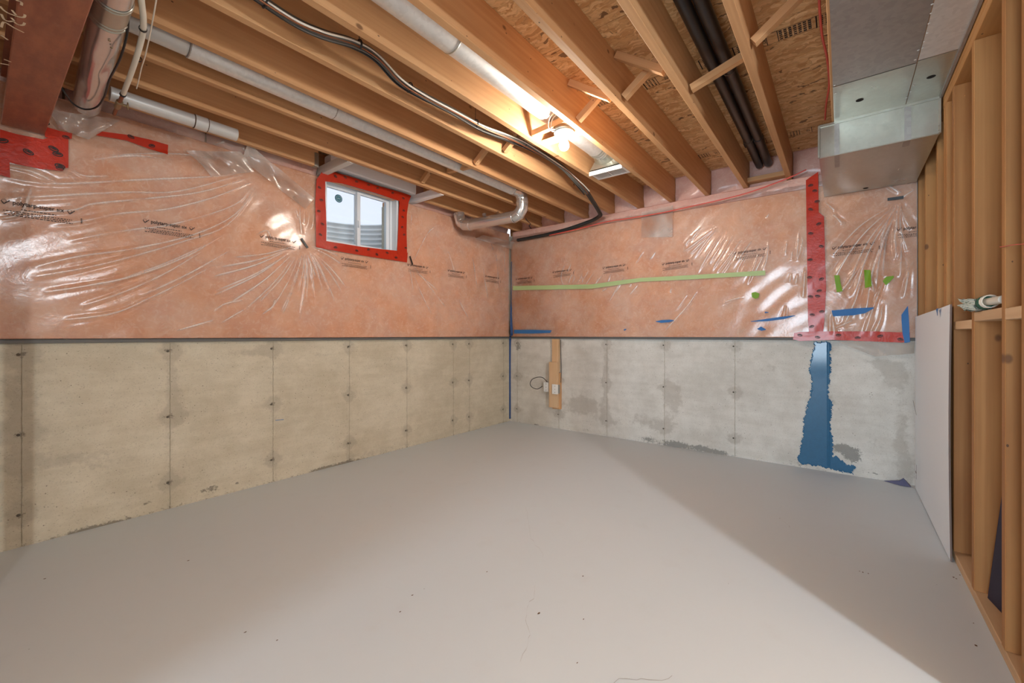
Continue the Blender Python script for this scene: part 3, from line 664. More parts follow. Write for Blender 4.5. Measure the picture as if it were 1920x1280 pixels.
# rim batts between the joist ends
for i in range(1, len(JY)-1):
    a, b = E[i] if i < len(E) else (JY[-1]+.02, Y0)
    soft(False, a+.003, b-.003, 2.372, JT-.002, .0 + rng.uniform(-.012,.012), -.1, 'rim_batt', M['rim_pink'], ce, .035, None, .014)
for a, b in ((-.6,.30),(.31,.95),(.96,1.70),(2.66,3.40),(3.41,4.16)):
    soft(True, a, b, 2.345, JT-.002, .022, -.1, 'rim_batt', M['rim_pink'], ce, .035, None, .018)
soft(False, -.419, YF, 2.27, 2.366, .034, .0, 'rim_batt', M['rim_pink'], ce, .035, None, .008)
# clear film
def film_left():
    ZZ = np.concatenate([[1.0645, 1.0655], ZL, [2.385, 2.42, 2.50, 2.56]]); S, Z = np.meshgrid(SL, ZZ)
    Hh = np.vstack([np.full((1, len(SL)), -.052), np.full((1, len(SL)), -.004), HL, HL[-1:]+.004, HL[-1:]+.003, HL[-1:]*.5+.006, HL[-1:]*.5])
    top = np.clip((Z-2.26)/.10, 0, 1); Hh = Hh*(1-.3*top) + top*.012*(np.sin(S*9)+np.sin(S*23+1)*.6)*.5
    P = np.stack([S, YF-Hh, Z], -1)
    cs, cz = (S[:-1,:-1]+S[1:,1:])/2, (Z[:-1,:-1]+Z[1:,1:])/2
    keep = ~((cs > hole[0]) & (cs < hole[1]) & (cz > hole[2]) & (cz < 2.7)) & ~((cz > 2.36) & ((cs > 1.55) & (cs < 2.75)))
    keep &= ~((cz > 2.385) & (cs > .52) & (cs < 1.0)); 
    o = MB().grid(P, True, keep).build('vapour_barrier', M['film'])
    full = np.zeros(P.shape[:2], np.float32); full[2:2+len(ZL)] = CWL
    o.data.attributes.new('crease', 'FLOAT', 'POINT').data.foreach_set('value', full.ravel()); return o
def film_right():
    zt = [2.272, 2.29, 2.31, 2.33, 2.345]; ZZ = np.concatenate([[1.0645, 1.0655], ZR, zt]); S, Z = np.meshgrid(SR, ZZ)
    l = HR[-1:]; Hh = np.vstack([np.full((1, len(SR)), -.052), np.full((1, len(SR)), -.004), HR, l*.8-.006, l*.5-.02, l*.4-.032, -.044+l*.2, -.052+l*0])
    P = np.stack([XF-Hh, S, Z], -1)
    o = MB().grid(P[:, ::-1], True).build('vapour_barrier', M['film'])
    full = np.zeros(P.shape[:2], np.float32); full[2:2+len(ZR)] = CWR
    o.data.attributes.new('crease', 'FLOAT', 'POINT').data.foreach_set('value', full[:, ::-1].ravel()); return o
fL = thing(film_left(), 'clear poly film creased in a fan over the window wall insulation', 'plastic film')
fR = thing(film_right(), 'clear poly film with slanting creases over the far wall insulation', 'plastic film')
def polyprint(h=1.):
    p = Print()
    p.text('polytarp-super six', .043, .050, .205, .030)
    for u in (0, .262):
        p.line([(u,.070),(u+.010,.054),(u+.032,.076)], .0042); p.ring(u+.010, .070, .010, .009, .0016, 12)
    for v, u0, u1 in ((.034,.075,.215),(.018,.008,.285),(.008,.035,.270),(-.002,.010,.285)):
        u = u0                                                    # small print, too small to read in the photograph
        while u < u1:
            w = rng.uniform(.004, .014); p.quad(u, min(u+w, u1), v, v+.0042); u += w + .0042
    return p
def sidecode():
    p = Print()
    for k in range(5): p.quad(.320, .327, .010+k*.0062, .0142+k*.0062)
    return p
for i, (px, tilt) in enumerate([((2,374),-.03),((268,411),-.03),((487,440),0),((639,482),0),((764,494),0),((839,505),0),((910,516),0)]):
    c = pY(*px, YF); pr = polyprint(); s0 = c[0]; z0 = c[2]-.068
    for nm, pr in (('lettering', pr), ('printed_code', sidecode())): pr.build(nm, lambda u, v: onL(s0+u*.86, z0+v*.92+tilt*u*0, .0012), M['ink'], fL)
for px, tilt in [((967,523),0.),((1036,510),.02),((1130,502),.03),((1241,495),.04),((1375,475),.05),((1560,465),.02),((1681,430),.0)]:
    c = pX(*px, XF); pr = polyprint(); s0 = c[1]; z0 = c[2]-.062
    for nm, pr in (('lettering', pr), ('printed_code', sidecode())): pr.build(nm, lambda u, v: onR(max(s0-u*.86, -.415), z0+v*.92+tilt*u, .0012), M['ink'], fR)

# ------------------------------------------------------------------ tapes and staples on the film
def ribbon(name, label, mat, rows, fn, left, cat='tape', group=None, off=.0035, n=7, plane=None, step=.02, jag=.0):
    """rows: pairs of photo px (one edge, other edge) down the strip; laid on the film with real thickness"""
    R = []
    for a, b in rows:
        qa, qb = ((pY(*a, YF), pY(*b, YF)) if left else (pX(*a, XF), pX(*b, XF))) if plane is None else (plane(*a), plane(*b))
        R.append((qa, qb))
    G = []
    for (a, b), (c, d) in zip(R[:-1], R[1:]):
        k = max(1, int(np.linalg.norm((a+b)/2-(c+d)/2)/step))
        for i in range(k): G.append((a+(c-a)*i/k, b+(d-b)*i/k))
    G.append(R[-1]); T, U = [], []
    for a, b in G:
        j1, j2 = rng.normal(0, jag), rng.normal(0, jag); row = []; row2 = []
        for k in range(n):
            t = k/(n-1); p = a+(b-a)*t
            if plane is None:
                s_, z = (p[0] if left else p[1]), p[2]
                row.append(fn(s_, z, off + rng.uniform(0,.0006))); row2.append(fn(s_, z, off-.0012))
            else: row.append(fn(p, off)); row2.append(fn(p, .0002))
        T.append(row); U.append(row2)
    m = MB(); T = np.array(T, float); U = np.array(U, float); m.grid(T); m.grid(U[:, ::-1])
    for e in (0, -1): m.grid(np.stack([T[:, e], U[:, e]], 1), False); m.grid(np.stack([T[e], U[e]], 1), False)
    o = m.build(name, mat); thing(o, label, cat, group); return o
def marks(parent, spots, fn, left, r=.017, sq=.62, off=.0078):
    for px in spots:
        c = pY(*px, YF) if left else pX(*px, XF); s_, z = (c[0] if left else c[1]), c[2]; a = rng.uniform(-.5,.5); p = Print()
        p.ring(0, 0, r, r*sq, r*.24, 14); p.line([(-r*.6,0),(r*.6,.001)], r*.26); p.line([(-r*.3,r*.25),(r*.4,r*.2)], r*.18)
        ca, sa = math.cos(a), math.sin(a)
        p.build('printed_mark', lambda u, v: fn(s_+u*ca-v*sa, z+u*sa+v*ca, off), M['ink'], parent)
o = ribbon('red_tape', 'wide red sheathing tape running upright down the far wall seam', M['red_tape'], [((1511,338),(1534,322)),((1512,400),(1535,398)),((1512,408),(1545,406)),((1513,480),(1547,478)),((1514,540),(1549,540)),((1515,600),(1546,600)),((1517,626),(1543,626))], onR, False)
marks(o, [(1520,348),(1528,358),(1520,393),(1532,378),(1520,438),(1519,487),(1535,420),(1540,523),(1518,520),(1540,462),(1536,545),(1520,556),(1533,555),(1541,584),(1523,590),(1522,612)], onR, False)
o = ribbon('red_tape', 'red sheathing tape lying level along the blanket foot above blue coating', M['red_tape'], [((1487,636),(1489,624)),((1500,639),(1500,622)),((1560,637),(1560,621)),((1640,640),(1640,621)),((1690,642),(1690,623)),((1706,640),(1706,623))], onR, False, off=.0075)
marks(o, [(1500,628),(1533,632),(1572,628),(1608,633),(1650,630),(1688,636)], onR, False, off=.0102)
WT = dict(top=([((592,338),(606,318)),((640,344),(652,330)),((700,361),(706,348)),((745,376),(752,361)),((764,383),(770,367))], 'red sheathing tape along the head of the basement window'),
          bot=([((592,463),(594,446)),((611,467),(612,452)),((680,479),(680,463)),((745,489),(745,470)),((763,492),(764,474))], 'red sheathing tape along the sill of the basement window'),
          a=([((592,462),(611,460)),((592,420),(612,425)),((591,380),(610,385)),((593,335),(609,336))], 'upright red sheathing tape on the window jamb nearest the loose poly flap'),
          b=([((744,476),(763,490)),((746,430),(762,440)),((747,400),(762,405)),((748,372),(766,372))], 'upright red sheathing tape on the window jamb nearest the elbow duct'))
def onW(s, z, off): 
    p = onL(s, min(max(z, ZB), 2.37), off); return (s, min(p[1], YF+.002)-.001, z)
for k, (rows, lab) in WT.items():
    o = ribbon('red_tape', lab, M['red_tape'], rows, onW, True, group=None, off=.0035 + (.0016 if k in 'ab' else 0))
    sp_ = {'top': [(628,331),(646,333),(667,341),(690,347),(707,353),(735,362),(755,372)], 'bot': [(628,464),(668,470),(706,477),(742,483),(690,468),(725,474)], 'a': [(598,352),(602,375),(597,396),(600,440),(604,420)], 'b': [(756,395),(754,407),(753,426),(757,440),(760,465)]}[k]
    marks(o, sp_, onW, True, .015)
o = ribbon('red_tape', 'broad red sheathing tape band under the end of the steel beam', M['red_tape'], [((0,243),(0,300)),((30,252),(30,308)),((80,262),(80,318)),((100,256),(100,316)),((128,255),(128,315))], onL, True, off=.004)
marks(o, [(53,286),(100,280),(108,290),(5,265),(112,312)], onL, True, .020)
o = ribbon('red_tape', 'short red sheathing tape tab hanging off the beam-end band', M['red_tape'], [((87,305),(118,312)),((87,318),(118,321))], onL, True, off=.0062)
marks(o, [(112,316)], onL, True, .016)
o = ribbon('red_tape', 'red sheathing tape square at the lower end of the beam-end band', M['red_tape'], [((-12,284),(17,290)),((-12,325),(19,334))], onL, True, off=.0062)
o = ribbon('red_tape', 'red sheathing tape strip slanting from under the big duct end', M['red_tape'], [((183,246),(180,254)),((245,254),(238,264)),((280,262),(276,278)),((315,272),(314,290))], onL, True, off=.004)
marks(o, [(245,257),(284,274)], onL, True, .016)
o = ribbon('red_tape', 'red sheathing tape piece between the beam and the big duct', M['red_tape'], [((84,238),(84,258)),((110,246),(110,262)),((135,251),(134,261))], onL, True, off=.0062)
marks(o, [(86,232),(123,258)], onL, True, .014)
ribbon('green_tape', 'long pale green masking tape level across the far wall film', M['green_tape'], [((962,544),(962,536)),((1020,543),(1020,535)),((1110,541),(1110,533)),((1160,534),(1160,526)),((1200,528),(1200,521)),((1290,524),(1290,516)),((1340,521),(1340,513)),((1435,516),(1435,507))], onR, False)
ribbon('green_tape', 'small bright green tape square below the long green strip', M['lime_tape'], [((1410,557),(1409,549)),((1416,560),(1416,547)),((1422,558),(1424,550))], onR, False)
ribbon('green_tape', 'bright green tape strip nearest the upright red tape', M['lime_tape'], [((1564,516),(1574,516)),((1566,530),(1576,530)),((1569,548),(1580,546))], onR, False, off=.006)
ribbon('green_tape', 'tallest bright green tape strip, middle of three on the film', M['lime_tape'], [((1620,506),(1632,506)),((1621,525),(1633,525)),((1622,540),(1634,537))], onR, False, off=.006)
ribbon('green_tape', 'slanted bright green tape strip nearest the stud wall', M['lime_tape'], [((1655,527),(1661,535)),((1661,519),(1669,528)),((1675,517),(1676,520))], onR, False, off=.006)
ribbon('blue_tape', 'blue masking tape strip right of the upright red tape', M['blue_tape'], [((1559,582),(1562,593)),((1600,578),(1600,591)),((1622,577),(1622,587)),((1638,576),(1638,578))], onR, False, off=.006)
ribbon('blue_tape', 'curled blue masking tape hanging over the level red tape end', M['blue_tape'], [((1690,590),(1702,573)),((1690,600),(1704,600)),((1692,625),(1705,622)),((1696,643),(1706,641))], onR, False, off=.011)
ribbon('blue_tape', 'torn long blue tape sliver just left of the upright red tape', M['blue_tape'], [((1408,602),(1408,603)),((1440,597),(1440,602)),((1470,593),(1470,598)),((1491,591),(1491,592))], onR, False)
ribbon('blue_tape', 'small blue tape diamond under the long torn sliver', M['blue_tape'], [((1420,616),(1420,617)),((1427,612),(1428,620)),((1436,617),(1436,618))], onR, False)
ribbon('blue_tape', 'tiny blue tape fleck above the long torn sliver', M['blue_tape'], [((1434,584),(1434,587)),((1441,585),(1441,586))], onR, False)
ribbon('blue_tape', 'short torn blue tape sliver in the middle of the far wall', M['blue_tape'], [((1230,602),(1230,603)),((1240,600),(1240,605)),((1255,599),(1255,604)),((1264,600),(1264,601))], onR, False)
ribbon('blue_tape', 'tiny blue tape dot low on the far wall film', M['blue_tape'], [((1170,617),(1170,620)),((1174,616),(1174,618))], onR, False)
ribbon('blue_tape', 'level blue masking tape strip joining the corner tape', M['blue_tape'], [((964,625),(964,618)),((1000,625),(1000,618)),((1032,624),(1035,619))], onR, False, off=.005)
def cornertape():
    m = MB(); pts = [(.0,2.0,XF+.012,YF-.004),(0,1.6,XF+.006,YF-.006),(0,1.25,XF-.002,YF-.010),(0,1.09,XF+.0,YF-.016),(0,1.05,X0-.020,Y0-.022),(0,.8,X0-.006,Y0-.005),(0,.4,X0-.006,Y0-.005),(0,.03,X0-.007,Y0-.006)]
    P = spline([(x, y, z) for _, z, x, y in pts], 4); wdt = [.006 if p[2] > 1.5 else .012 + .006*math.exp(-((p[2]-1.15)/.12)**2) for p in P]
    G = np.array([[np.array(p)+np.array([-w*.9, w*.35, 0])*1.0, np.array(p)+np.array([-.004,-.004,0]), np.array(p)+np.array([w*.35, -w*.9, 0])] for p, w in zip(P, wdt)])
    m.grid(G); m.grid(G[:, ::-1]+np.array([.001,.001,0])); return m.build('blue_tape', M['blue_dark'])
thing(cornertape(), 'long blue masking tape running down the room corner to the floor', 'tape')
def staple_strip(label, a, b, w, left, fn):
    p, q = (pY(*a, YF), pY(*b, YF)) if left else (pX(*a, XF), pX(*b, XF)); d = (q-p)/np.linalg.norm(q-p)
    nrm = np.array([0,-1,0]) if left else np.array([-1,0,0]); sd = np.cross(nrm, d)*w/2
    base = [np.array(fn(*( (x[0] if left else x[1]), x[2]), .004)) for x in (p, q)]
    m = MB(); vv = [b_+s_*sd+k*nrm*.004 for b_ in base for s_ in (-1,1) for k in (0,1)]
    m.add(vv, [(0,1,3,2),(4,6,7,5),(1,5,7,3),(0,2,6,4),(0,4,5,1),(2,3,7,6)])
    return thing(m.build('nailing_strip', M['black']), label, 'strip')
staple_strip('black nailing strip pinning the film beside the loose window flap', (564,447), (576,465), .018, True, onL)
staple_strip('black nailing strip pinning the film at the window corner', (768,480), (773,496), .014, True, onL)
staple_strip('black nailing strip pinning the film under the box duct', (1664,374), (1694,370), .020, False, onR)
# loose folded flaps of film
def sheet(name, label, quad, mat, parent=None, n=16, wob=.012, seed=1, cat='plastic film'):
    a, b, c, d = [np.array(q, float) for q in quad]; r = np.random.default_rng(seed); G = np.zeros((n,n,3)); nn = np.cross(b-a, d-a); nn /= np.linalg.norm(nn)
    ph = r.uniform(0,6,4)
    for i in range(n):
        for j in range(n):
            u, v = i/(n-1), j/(n-1); G[i,j] = (a*(1-u)+b*u)*(1-v)+(d*(1-u)+c*u)*v + nn*wob*(math.sin(9*u+3*v+ph[0])*.6+math.sin(17*u-5*v+ph[1])*.35+math.sin(4*v+ph[2])*.6)
    m = MB().grid(G); m.grid(G[:, ::-1]+nn*.0008); o = m.build(name, mat)
    return thing(o, label, cat) if parent is None else child(o, parent)
yl = lambda p, d: pY(*p, Y0-d)
sheet('plastic_flap', 'loose folded flap of clear poly running down to the window', [yl((465,268),.10), yl((590,372),.085), yl((572,392),.07), yl((455,300),.07)], M['film_hazy'], seed=4)
sheet('plastic_flap', 'crumpled poly flap below the white drain pipe end', [yl((350,282),.085), yl((452,284),.085), yl((478,322),.07), yl((395,330),.072)], M['film_hazy'], seed=6)
sheet('plastic_flap', 'gathered clear poly wrapped under the big duct end', [yl((90,205),.11), yl((225,225),.12), yl((166,262),.075), yl((110,240),.075)], M['film_hazy'], seed=8, wob=.016)
xr = lambda p, d: pX(*p, X0-d)
sheet('plastic_flap', 'pale taped poly patch near the top of the far wall', [xr((1203,398),.075), xr((1262,385),.075), xr((1261,444),.068), xr((1202,445),.068)], M['film_hazy'], seed=9, wob=.003)
sheet('plastic_flap', 'loose poly tail hanging over bare concrete by the white board', [xr((1570,640),.07), xr((1715,640),.06), xr((1714,662),.03), xr((1640,668),.035)], M['film_hazy'], seed=12, wob=.006)
sheet('plastic_flap', 'clear poly wrapped round the elbow duct outlet in the corner', [yl((905,440),.11), yl((972,455),.09), yl((960,468),.075), yl((893,448),.075)], M['film_hazy'], seed=14, wob=.01)

# ================================================================== DUCTS, PIPES, CABLES, LAMP
def tubeobj(name, pts, r, mat, parent=None, n=12, radii=None):
    return MB().tube(pts, r, n, True, radii).build(name, mat, parent)
def ringband(name, p, d, r, mat, parent, w=.012, n=24):
    """raised bead round a duct at p, axis d"""
    d = np.array(d, float)/np.linalg.norm(d); pr = [(r, -w), (r+.003, -w*.5), (r+.004, 0), (r+.003, w*.5), (r, w)]
    return MB().lathe(pr, tuple(p), n, tuple(d)).build(name, mat, parent)
# beam
bm_ = empty('steel_beam', (.16, 3.2, 2.12)); thing(bm_, 'red-brown steel beam with chalk marks, pocketed in the window wall', 'beam')
def bpart(m, n, mat): return child(m.build(n, mat), bm_)
bx0, bx1, bz = .087, .232, 2.118
bpart(MB().cbox(-3.30, 5.0, -bx1, -bx0, bz, bz+.014, .003), 'bottom_flange', M['steel_red'])
fl_ = bm_.children[0]
for v in fl_.data.vertices: x, y, z = v.co; v.co = (-y, x - 1.75, z)
fl_.data.flip_normals() if False else None
bpart(MB().box(.155, .165, -5.05, 3.25, bz+.014, JB-.016), 'web', M['steel_red'])
bpart(MB().box(bx0, bx1, -5.05, 3.25, JB-.015, JB-.002), 'top_flange', M['steel_red'])
ch = Print(); o_ = []
for st in [[(0,90),(40,140),(120,195),(200,225),(270,250),(350,260),(375,235),(370,215)],[(180,150),(210,190),(240,225)],[(20,210),(60,290),(130,320),(200,320),(230,345),(290,375),(350,375),(370,340)],[(170,265),(215,315)],[(20,410),(60,330),(210,415),(360,490)],[(230,0),(320,30),(320,80)],[(20,530),(120,600)],[(60,890),(170,930)],[(0,950),(140,975)]]:
    P = [pZ(x/8, y/8, bz-.0008)[:2] for x, y in spline([(a, b, 0) for a, b in st], 3) for x, y in [(0,0)]] if False else [pZ(q[0]/8, q[1]/8, bz-.0008)[:2] for q in (spline([(a, b, 0) for a, b in st], 3) if len(st) > 2 else [np.array((*a, 0)) for a in st])]
    ch.line(P, .0062)
child(ch.build('chalk_mark', lambda u, v: (u, v, bz-.0008), M['chalk'], None), bm_)

# round supply duct in the lamp bay
d1 = empty('round_duct', (1.0, 1.46, 2.5)); thing(d1, 'wide round galvanized duct in the joist bay above the bulb', 'duct')
c1 = (1.465, 2.500); R1 = .070
child(tubeobj('duct_pipe', [(.3,*c1),(1.41,*c1)], R1, M['galv'], n=28), d1)
child(tubeobj('duct_pipe', [(1.41,*c1),(2.98,*c1)], R1-.0015, M['galv'], n=28), d1)
child(ringband('crimp_ring', (1.41,*c1), (1,0,0), R1-.001, M['galv_new'], None, .006), d1)
for x in (2.90, 2.93, 2.965): child(ringband('crimp_ring', (x,*c1), (1,0,0), R1-.001, M['galv_new'], None, .008), d1)
m = MB(); ang = np.linspace(0, 2*PI, 25)
ringp = [(2.98, c1[0]+.068*math.cos(a), c1[1]+.068*math.sin(a)) for a in ang]
def sq(a):
    k = 1/max(abs(math.cos(a)), abs(math.sin(a))); return (3.13+.095*k*math.sin(-a)*1., 1.46+.128*k*math.cos(a), 2.392)
m.grid(np.array([ringp, [(3.06, c1[0]+.09*math.cos(a), 2.46+.05*math.sin(a)) for a in ang], [sq(a) for a in ang]]), False)
child(m.build('register_boot', M['galv_new']), d1)
rg = empty('floor_register', (3.13, 1.46, 2.38)); thing(rg, 'white louvred supply register at the end of the lamp-bay duct', 'register')
m = MB(); x0, x1, y0, y1, z0 = 3.045, 3.215, 1.322, 1.598, 2.374
for b in [(x0,x0+.022,y0,y1,z0,z0+.014),(x1-.022,x1,y0,y1,z0,z0+.014),(x0+.022,x1-.022,y0,y0+.018,z0,z0+.014),(x0+.022,x1-.022,y1-.018,y1,z0,z0+.014),(x0+.022,x1-.022,1.455,1.465,z0,z0+.014)]: m.box(*b)
m.box(x0,x0+.006,y0,y1,z0-.018,z0)
child(m.build('register_frame', M['white']), rg)
lv = None
for k in range(22):
    y = y0+.024+k*(y1-y0-.048)/21
    if abs(y-1.46) < .008: continue
    if lv is None: lv = child(MB().box(x0+.022,x1-.022,-.0016,.0016,0,.009).build('louvre', M['white']), rg); lv.location = (0, y, z0); lv0 = lv
    else:
        q = lv0.copy(); COL.objects.link(q); q.parent = rg; q.matrix_parent_inverse = lv0.matrix_parent_inverse.copy(); q.location = (0, y, z0)
child(MB().box(x0+.022,x1-.022,y0+.018,y1-.018,z0+.0145,z0+.016).build('damper', M['dark']), rg)  # black colour puts the shade of the slots into this sheet

# branch duct with the elbow that drops below the joists and runs to the window wall
d2 = empty('round_duct', (1.0, 2.395, 2.42)); thing(d2, 'round galvanized branch duct ending in elbows at the window wall', 'duct')
c2 = (2.395, 2.432); R2 = .055; M['pvc'] = plain('grey_white_pipe', (.60,.595,.58), .35, .25)
child(tubeobj('duct_pipe', [(-.5,*c2),(.62,*c2)], R2-.006, M['pvc'], n=22), d2)
child(tubeobj('duct_pipe', [(.62,*c2),(1.33,*c2)], R2, M['galv'], n=22), d2)
child(tubeobj('duct_pipe', [(1.33,*c2),(3.06,*c2)], R2-.002, M['galv'], n=22), d2)
for x in (.62, 1.33): child(ringband('crimp_ring', (x,*c2), (1,0,0), R2-.003, M['galv_dull'], None, .005), d2)
e0 = np.array([3.06, *c2]); e1 = np.array([3.22, 2.395, 2.40]); e2 = np.array([3.22, 2.42, 2.262]); e3 = np.array([3.21, 2.56, 2.225]); e4 = np.array([3.17, 3.06, 2.225]); e5 = np.array([3.155, 3.15, 2.25]); e6 = np.array([3.15, 3.20, 2.34])
child(tubeobj('elbow', spline([e0, (3.16,2.395,2.433), (3.212,2.395,2.395), (3.22,2.396,2.33)], 5), R2+.001, M['galv_shiny'], n=22), d2)
child(tubeobj('elbow', [(3.22,2.396,2.345),(3.22,2.40,2.285),(3.219,2.435,2.24),(3.214,2.49,2.222)], R2+.003, M['galv_shiny'], n=22), d2)
child(tubeobj('duct_pipe', [(3.216,2.47,2.224), e4], R2, M['galv_shiny'], n=22), d2)
child(tubeobj('elbow', [(3.174,3.02,2.224),(3.166,3.09,2.232),(3.158,3.145,2.262),(3.152,3.165,2.32),(3.15,3.17,2.36)], R2+.003, M['galv_shiny'], n=22), d2)
for p, d in (((3.22,2.396,2.345),(0,0,1)),((3.219,2.43,2.243),(0,.7,-.5)),((3.214,2.49,2.222),(0,1,0)),((3.174,3.03,2.224),(0,1,0)),((3.164,3.10,2.236),(0,1,.5)),((3.157,3.15,2.27),(0,.4,1)),((3.151,3.168,2.33),(0,0,1))):
    child(ringband('crimp_ring', p, d, R2+.001, M['galv_shiny'], None, .006), d2)
child(MB().box(3.14,3.16,2.80,2.83,2.274,2.30).build('hanger_strap', M['galv_dull']), d2)
# pale drain pipe beside the window wall
d3 = empty('drain_pipe', (.5, 3.02, 2.31)); thing(d3, 'pale grey round pipe between the last joists by the window wall', 'pipe')
M['pvc'] = plain('grey_white_pipe', (.60,.595,.58), .35, .25)
p0, p1, p2 = (.44,2.985,2.335), (.845,2.985,2.335), (1.02,2.985,2.335)
child(tubeobj('pipe_run', [p0,p1], .036, M['pvc'], n=20), d3); child(tubeobj('pipe_coupling', [(.80,2.985,2.335),(.865,2.985,2.335)], .0395, M['pvc'], n=20), d3)
child(tubeobj('pipe_run', [(.865,2.985,2.335),p2], .036, M['pvc'], n=20), d3)
for x in (.80, .865): child(ringband('pipe_seam', (x,2.985,2.335), (1,0,0), .037, M['soft_ink'], None, .003), d3)
# big intake duct under the joists beside the beam
d4 = empty('round_duct', (.33, 2.5, 2.29)); thing(d4, 'fat dented galvanized duct hanging beside the red-brown beam', 'duct')
a4, b4 = np.array([.285, 1.6, 2.295]), np.array([.375, 3.16, 2.305]); f4 = lambda t: a4 + (b4-a4)*t
child(tubeobj('duct_pipe', [f4(0), f4(.30)], .0535, M['galv_shiny'], n=28), d4)
child(tubeobj('duct_collar', [f4(.29), f4(.385)], .0555, M['galv_new'], n=28), d4)
tt = np.linspace(.375, 1, 26); m = MB(); pts = [f4(t) for t in tt]; m.tube(pts, .0545, 40, True)
o = m.build('duct_pipe', M['galv_shiny'])
for v in o.data.vertices:                                           # shallow dents in the thin sheet
    for (dy, a, dp) in ((2.50, -.8, .007), (2.62, -1.1, .009), (2.85, -2.2, .006), (2.42, -1.6, .005)):
        t = (v.co.y-1.6)/1.56; c = f4(t); ang_ = math.atan2(v.co.z-c[2], v.co.x-c[0])
        k = dp*math.exp(-((v.co.y-dy)/.055)**2-((ang_-a)/.35)**2); v.co.x -= k*math.cos(ang_); v.co.z -= k*math.sin(ang_)
child(o, d4)
for t in (.29, .30, .375, .39): child(ringband('crimp_ring', f4(t), b4-a4, .0545, M['galv_new'], None, .005), d4)
m = MB()
for px in [(205,76),(209,89)]:
    p = pZ(*px, 2.243); m.lathe([(.0001,-.003),(.004,-.002),(.005,0)], tuple(p), 8)
child(m.build('screw', M['brass']), d4)

# rectangular return: panned joist bay and the boot at its end
pn = empty('return_trunk', (3.0, -.2, 2.36)); thing(pn, 'flat galvanized return trunk nailed under the joists by the stud wall', 'duct')
zp = JB - .004
def panel(x0, x1, y0, y1, z, mat, nm='sheet_panel'): return child(MB().box(x0, x1, y0, y1, z, z+.003).build(nm, mat), pn)
panel(1.2, 2.737, -.2755, .039, zp, M['galv_dull']); panel(1.2, 2.719, -.409, -.2785, zp-.0005, M['galv'])
panel(2.744, 3.20, -.2755, .039, zp-.001, M['galv_new']); panel(2.725, 3.20, -.409, -.2785, zp-.002, M['galv_new'])
child(MB().box(1.2, 3.20, -.4215, -.4095, zp-.012, zp+.003).build('side_flange', M['galv_dull']), pn)
m = MB()
for px in [(1612,188),(1746,144)]:
    p = pZ(*px, zp-.0025); m.lathe([(.0001,0),(.017,0)], tuple(p), 18)
child(m.build('knockout_hole', M['dark']), pn)
m = MB()
for px in [(1748,8),(1746,25),(1742,44),(1739,62),(1733,78),(1730,90),(1722,94),(1716,112),(1713,160),(1707,172),(1700,183),(1565,160),(1567,175)]:
    p = pZ(*px, zp-.0028); m.lathe([(.0001,-.0012),(.004,-.001),(.005,0)], tuple(p), 6)
o = child(m.build('nail_head', M['white']), pn); o['kind'] = 'stuff'
bt = empty('duct_boot', (3.6, -.15, 2.17)); thing(bt, 'bright sheet-metal duct box against the far wall under the trunk', 'duct')
X1_, Xb, ya, yb, za, zb2 = 3.20, 4.128, -.412, .113, 2.17, 2.364
def bpl(m, n, mat): return child(m.build(n, mat), bt)
bpl(MB().box(X1_, X1_+.003, ya, yb, za, zb2), 'front_panel', M['galv_new'])
bpl(MB().box(X1_+.003, Xb, ya, yb, za, za+.003), 'bottom_panel', M['galv_new'])
bpl(MB().box(X1_+.003, Xb, yb-.003, yb, za+.003, zb2), 'side_panel', M['galv_new'])
bpl(MB().box(X1_+.003, Xb, ya, ya+.003, za+.003, zb2), 'side_panel', M['galv_new'])
for y0_, y1_ in ((.014,.038),(-.300,-.272)):
    bpl(MB().box(X1_-.003, X1_, y0_, y1_, za, zb2+.004), 'strap', M['galv_dull'])
    bpl(MB().box(X1_-.004, X1_+.24 if y0_ > 0 else X1_+.10, y0_, y1_, za-.003, za), 'strap', M['galv_dull'])
m = MB()
for y in (ya, yb): m.cbox(-zb2, -za, y-.006, y+.006, -.006, .006, .002)
o = m.build('drive_cleat', M['galv_new'])
for v in o.data.vertices: x, y, z = v.co; v.co = (X1_+z, y, -x)
child(o, bt)
bpl(MB().box(X1_-.006, X1_+.006, ya, yb, za-.006, za-.0035).box(X1_-.008, X1_-.001, ya, yb, zb2-.012, zb2+.002), 'hem', M['galv_new'])
p = pZ(1623, 353, za-.0012); bpl(MB().lathe([(.0001,0),(.016,0)], tuple(p), 16), 'knockout_hole', M['dark'])
# paired black drain pipes
dp = empty('drain_pipes', (2.5, .5, 2.53)); thing(dp, 'paired black plastic drain pipes in the joist bay beside the trunk', 'pipe')
for y, n in ((.552, 20), (.487, 20)):
    child(tubeobj('pipe_run', [(1.0,y-.008,2.535),(3.55,y,2.535)], .030, M['abs'], n=n), dp)
    child(tubeobj('pipe_fitting', [(3.55,y,2.535),(3.63,y,2.535)], .034, M['abs'], n=n), dp); child(tubeobj('pipe_run', [(3.63,y,2.535),(4.13,y+.004,2.53)], .030, M['abs'], n=n), dp)
    child(ringband('glue_line', (2.55 if y < .5 else 3.55, y, 2.535), (1,0,0), .030, M['soft_ink'], None, .003), dp)
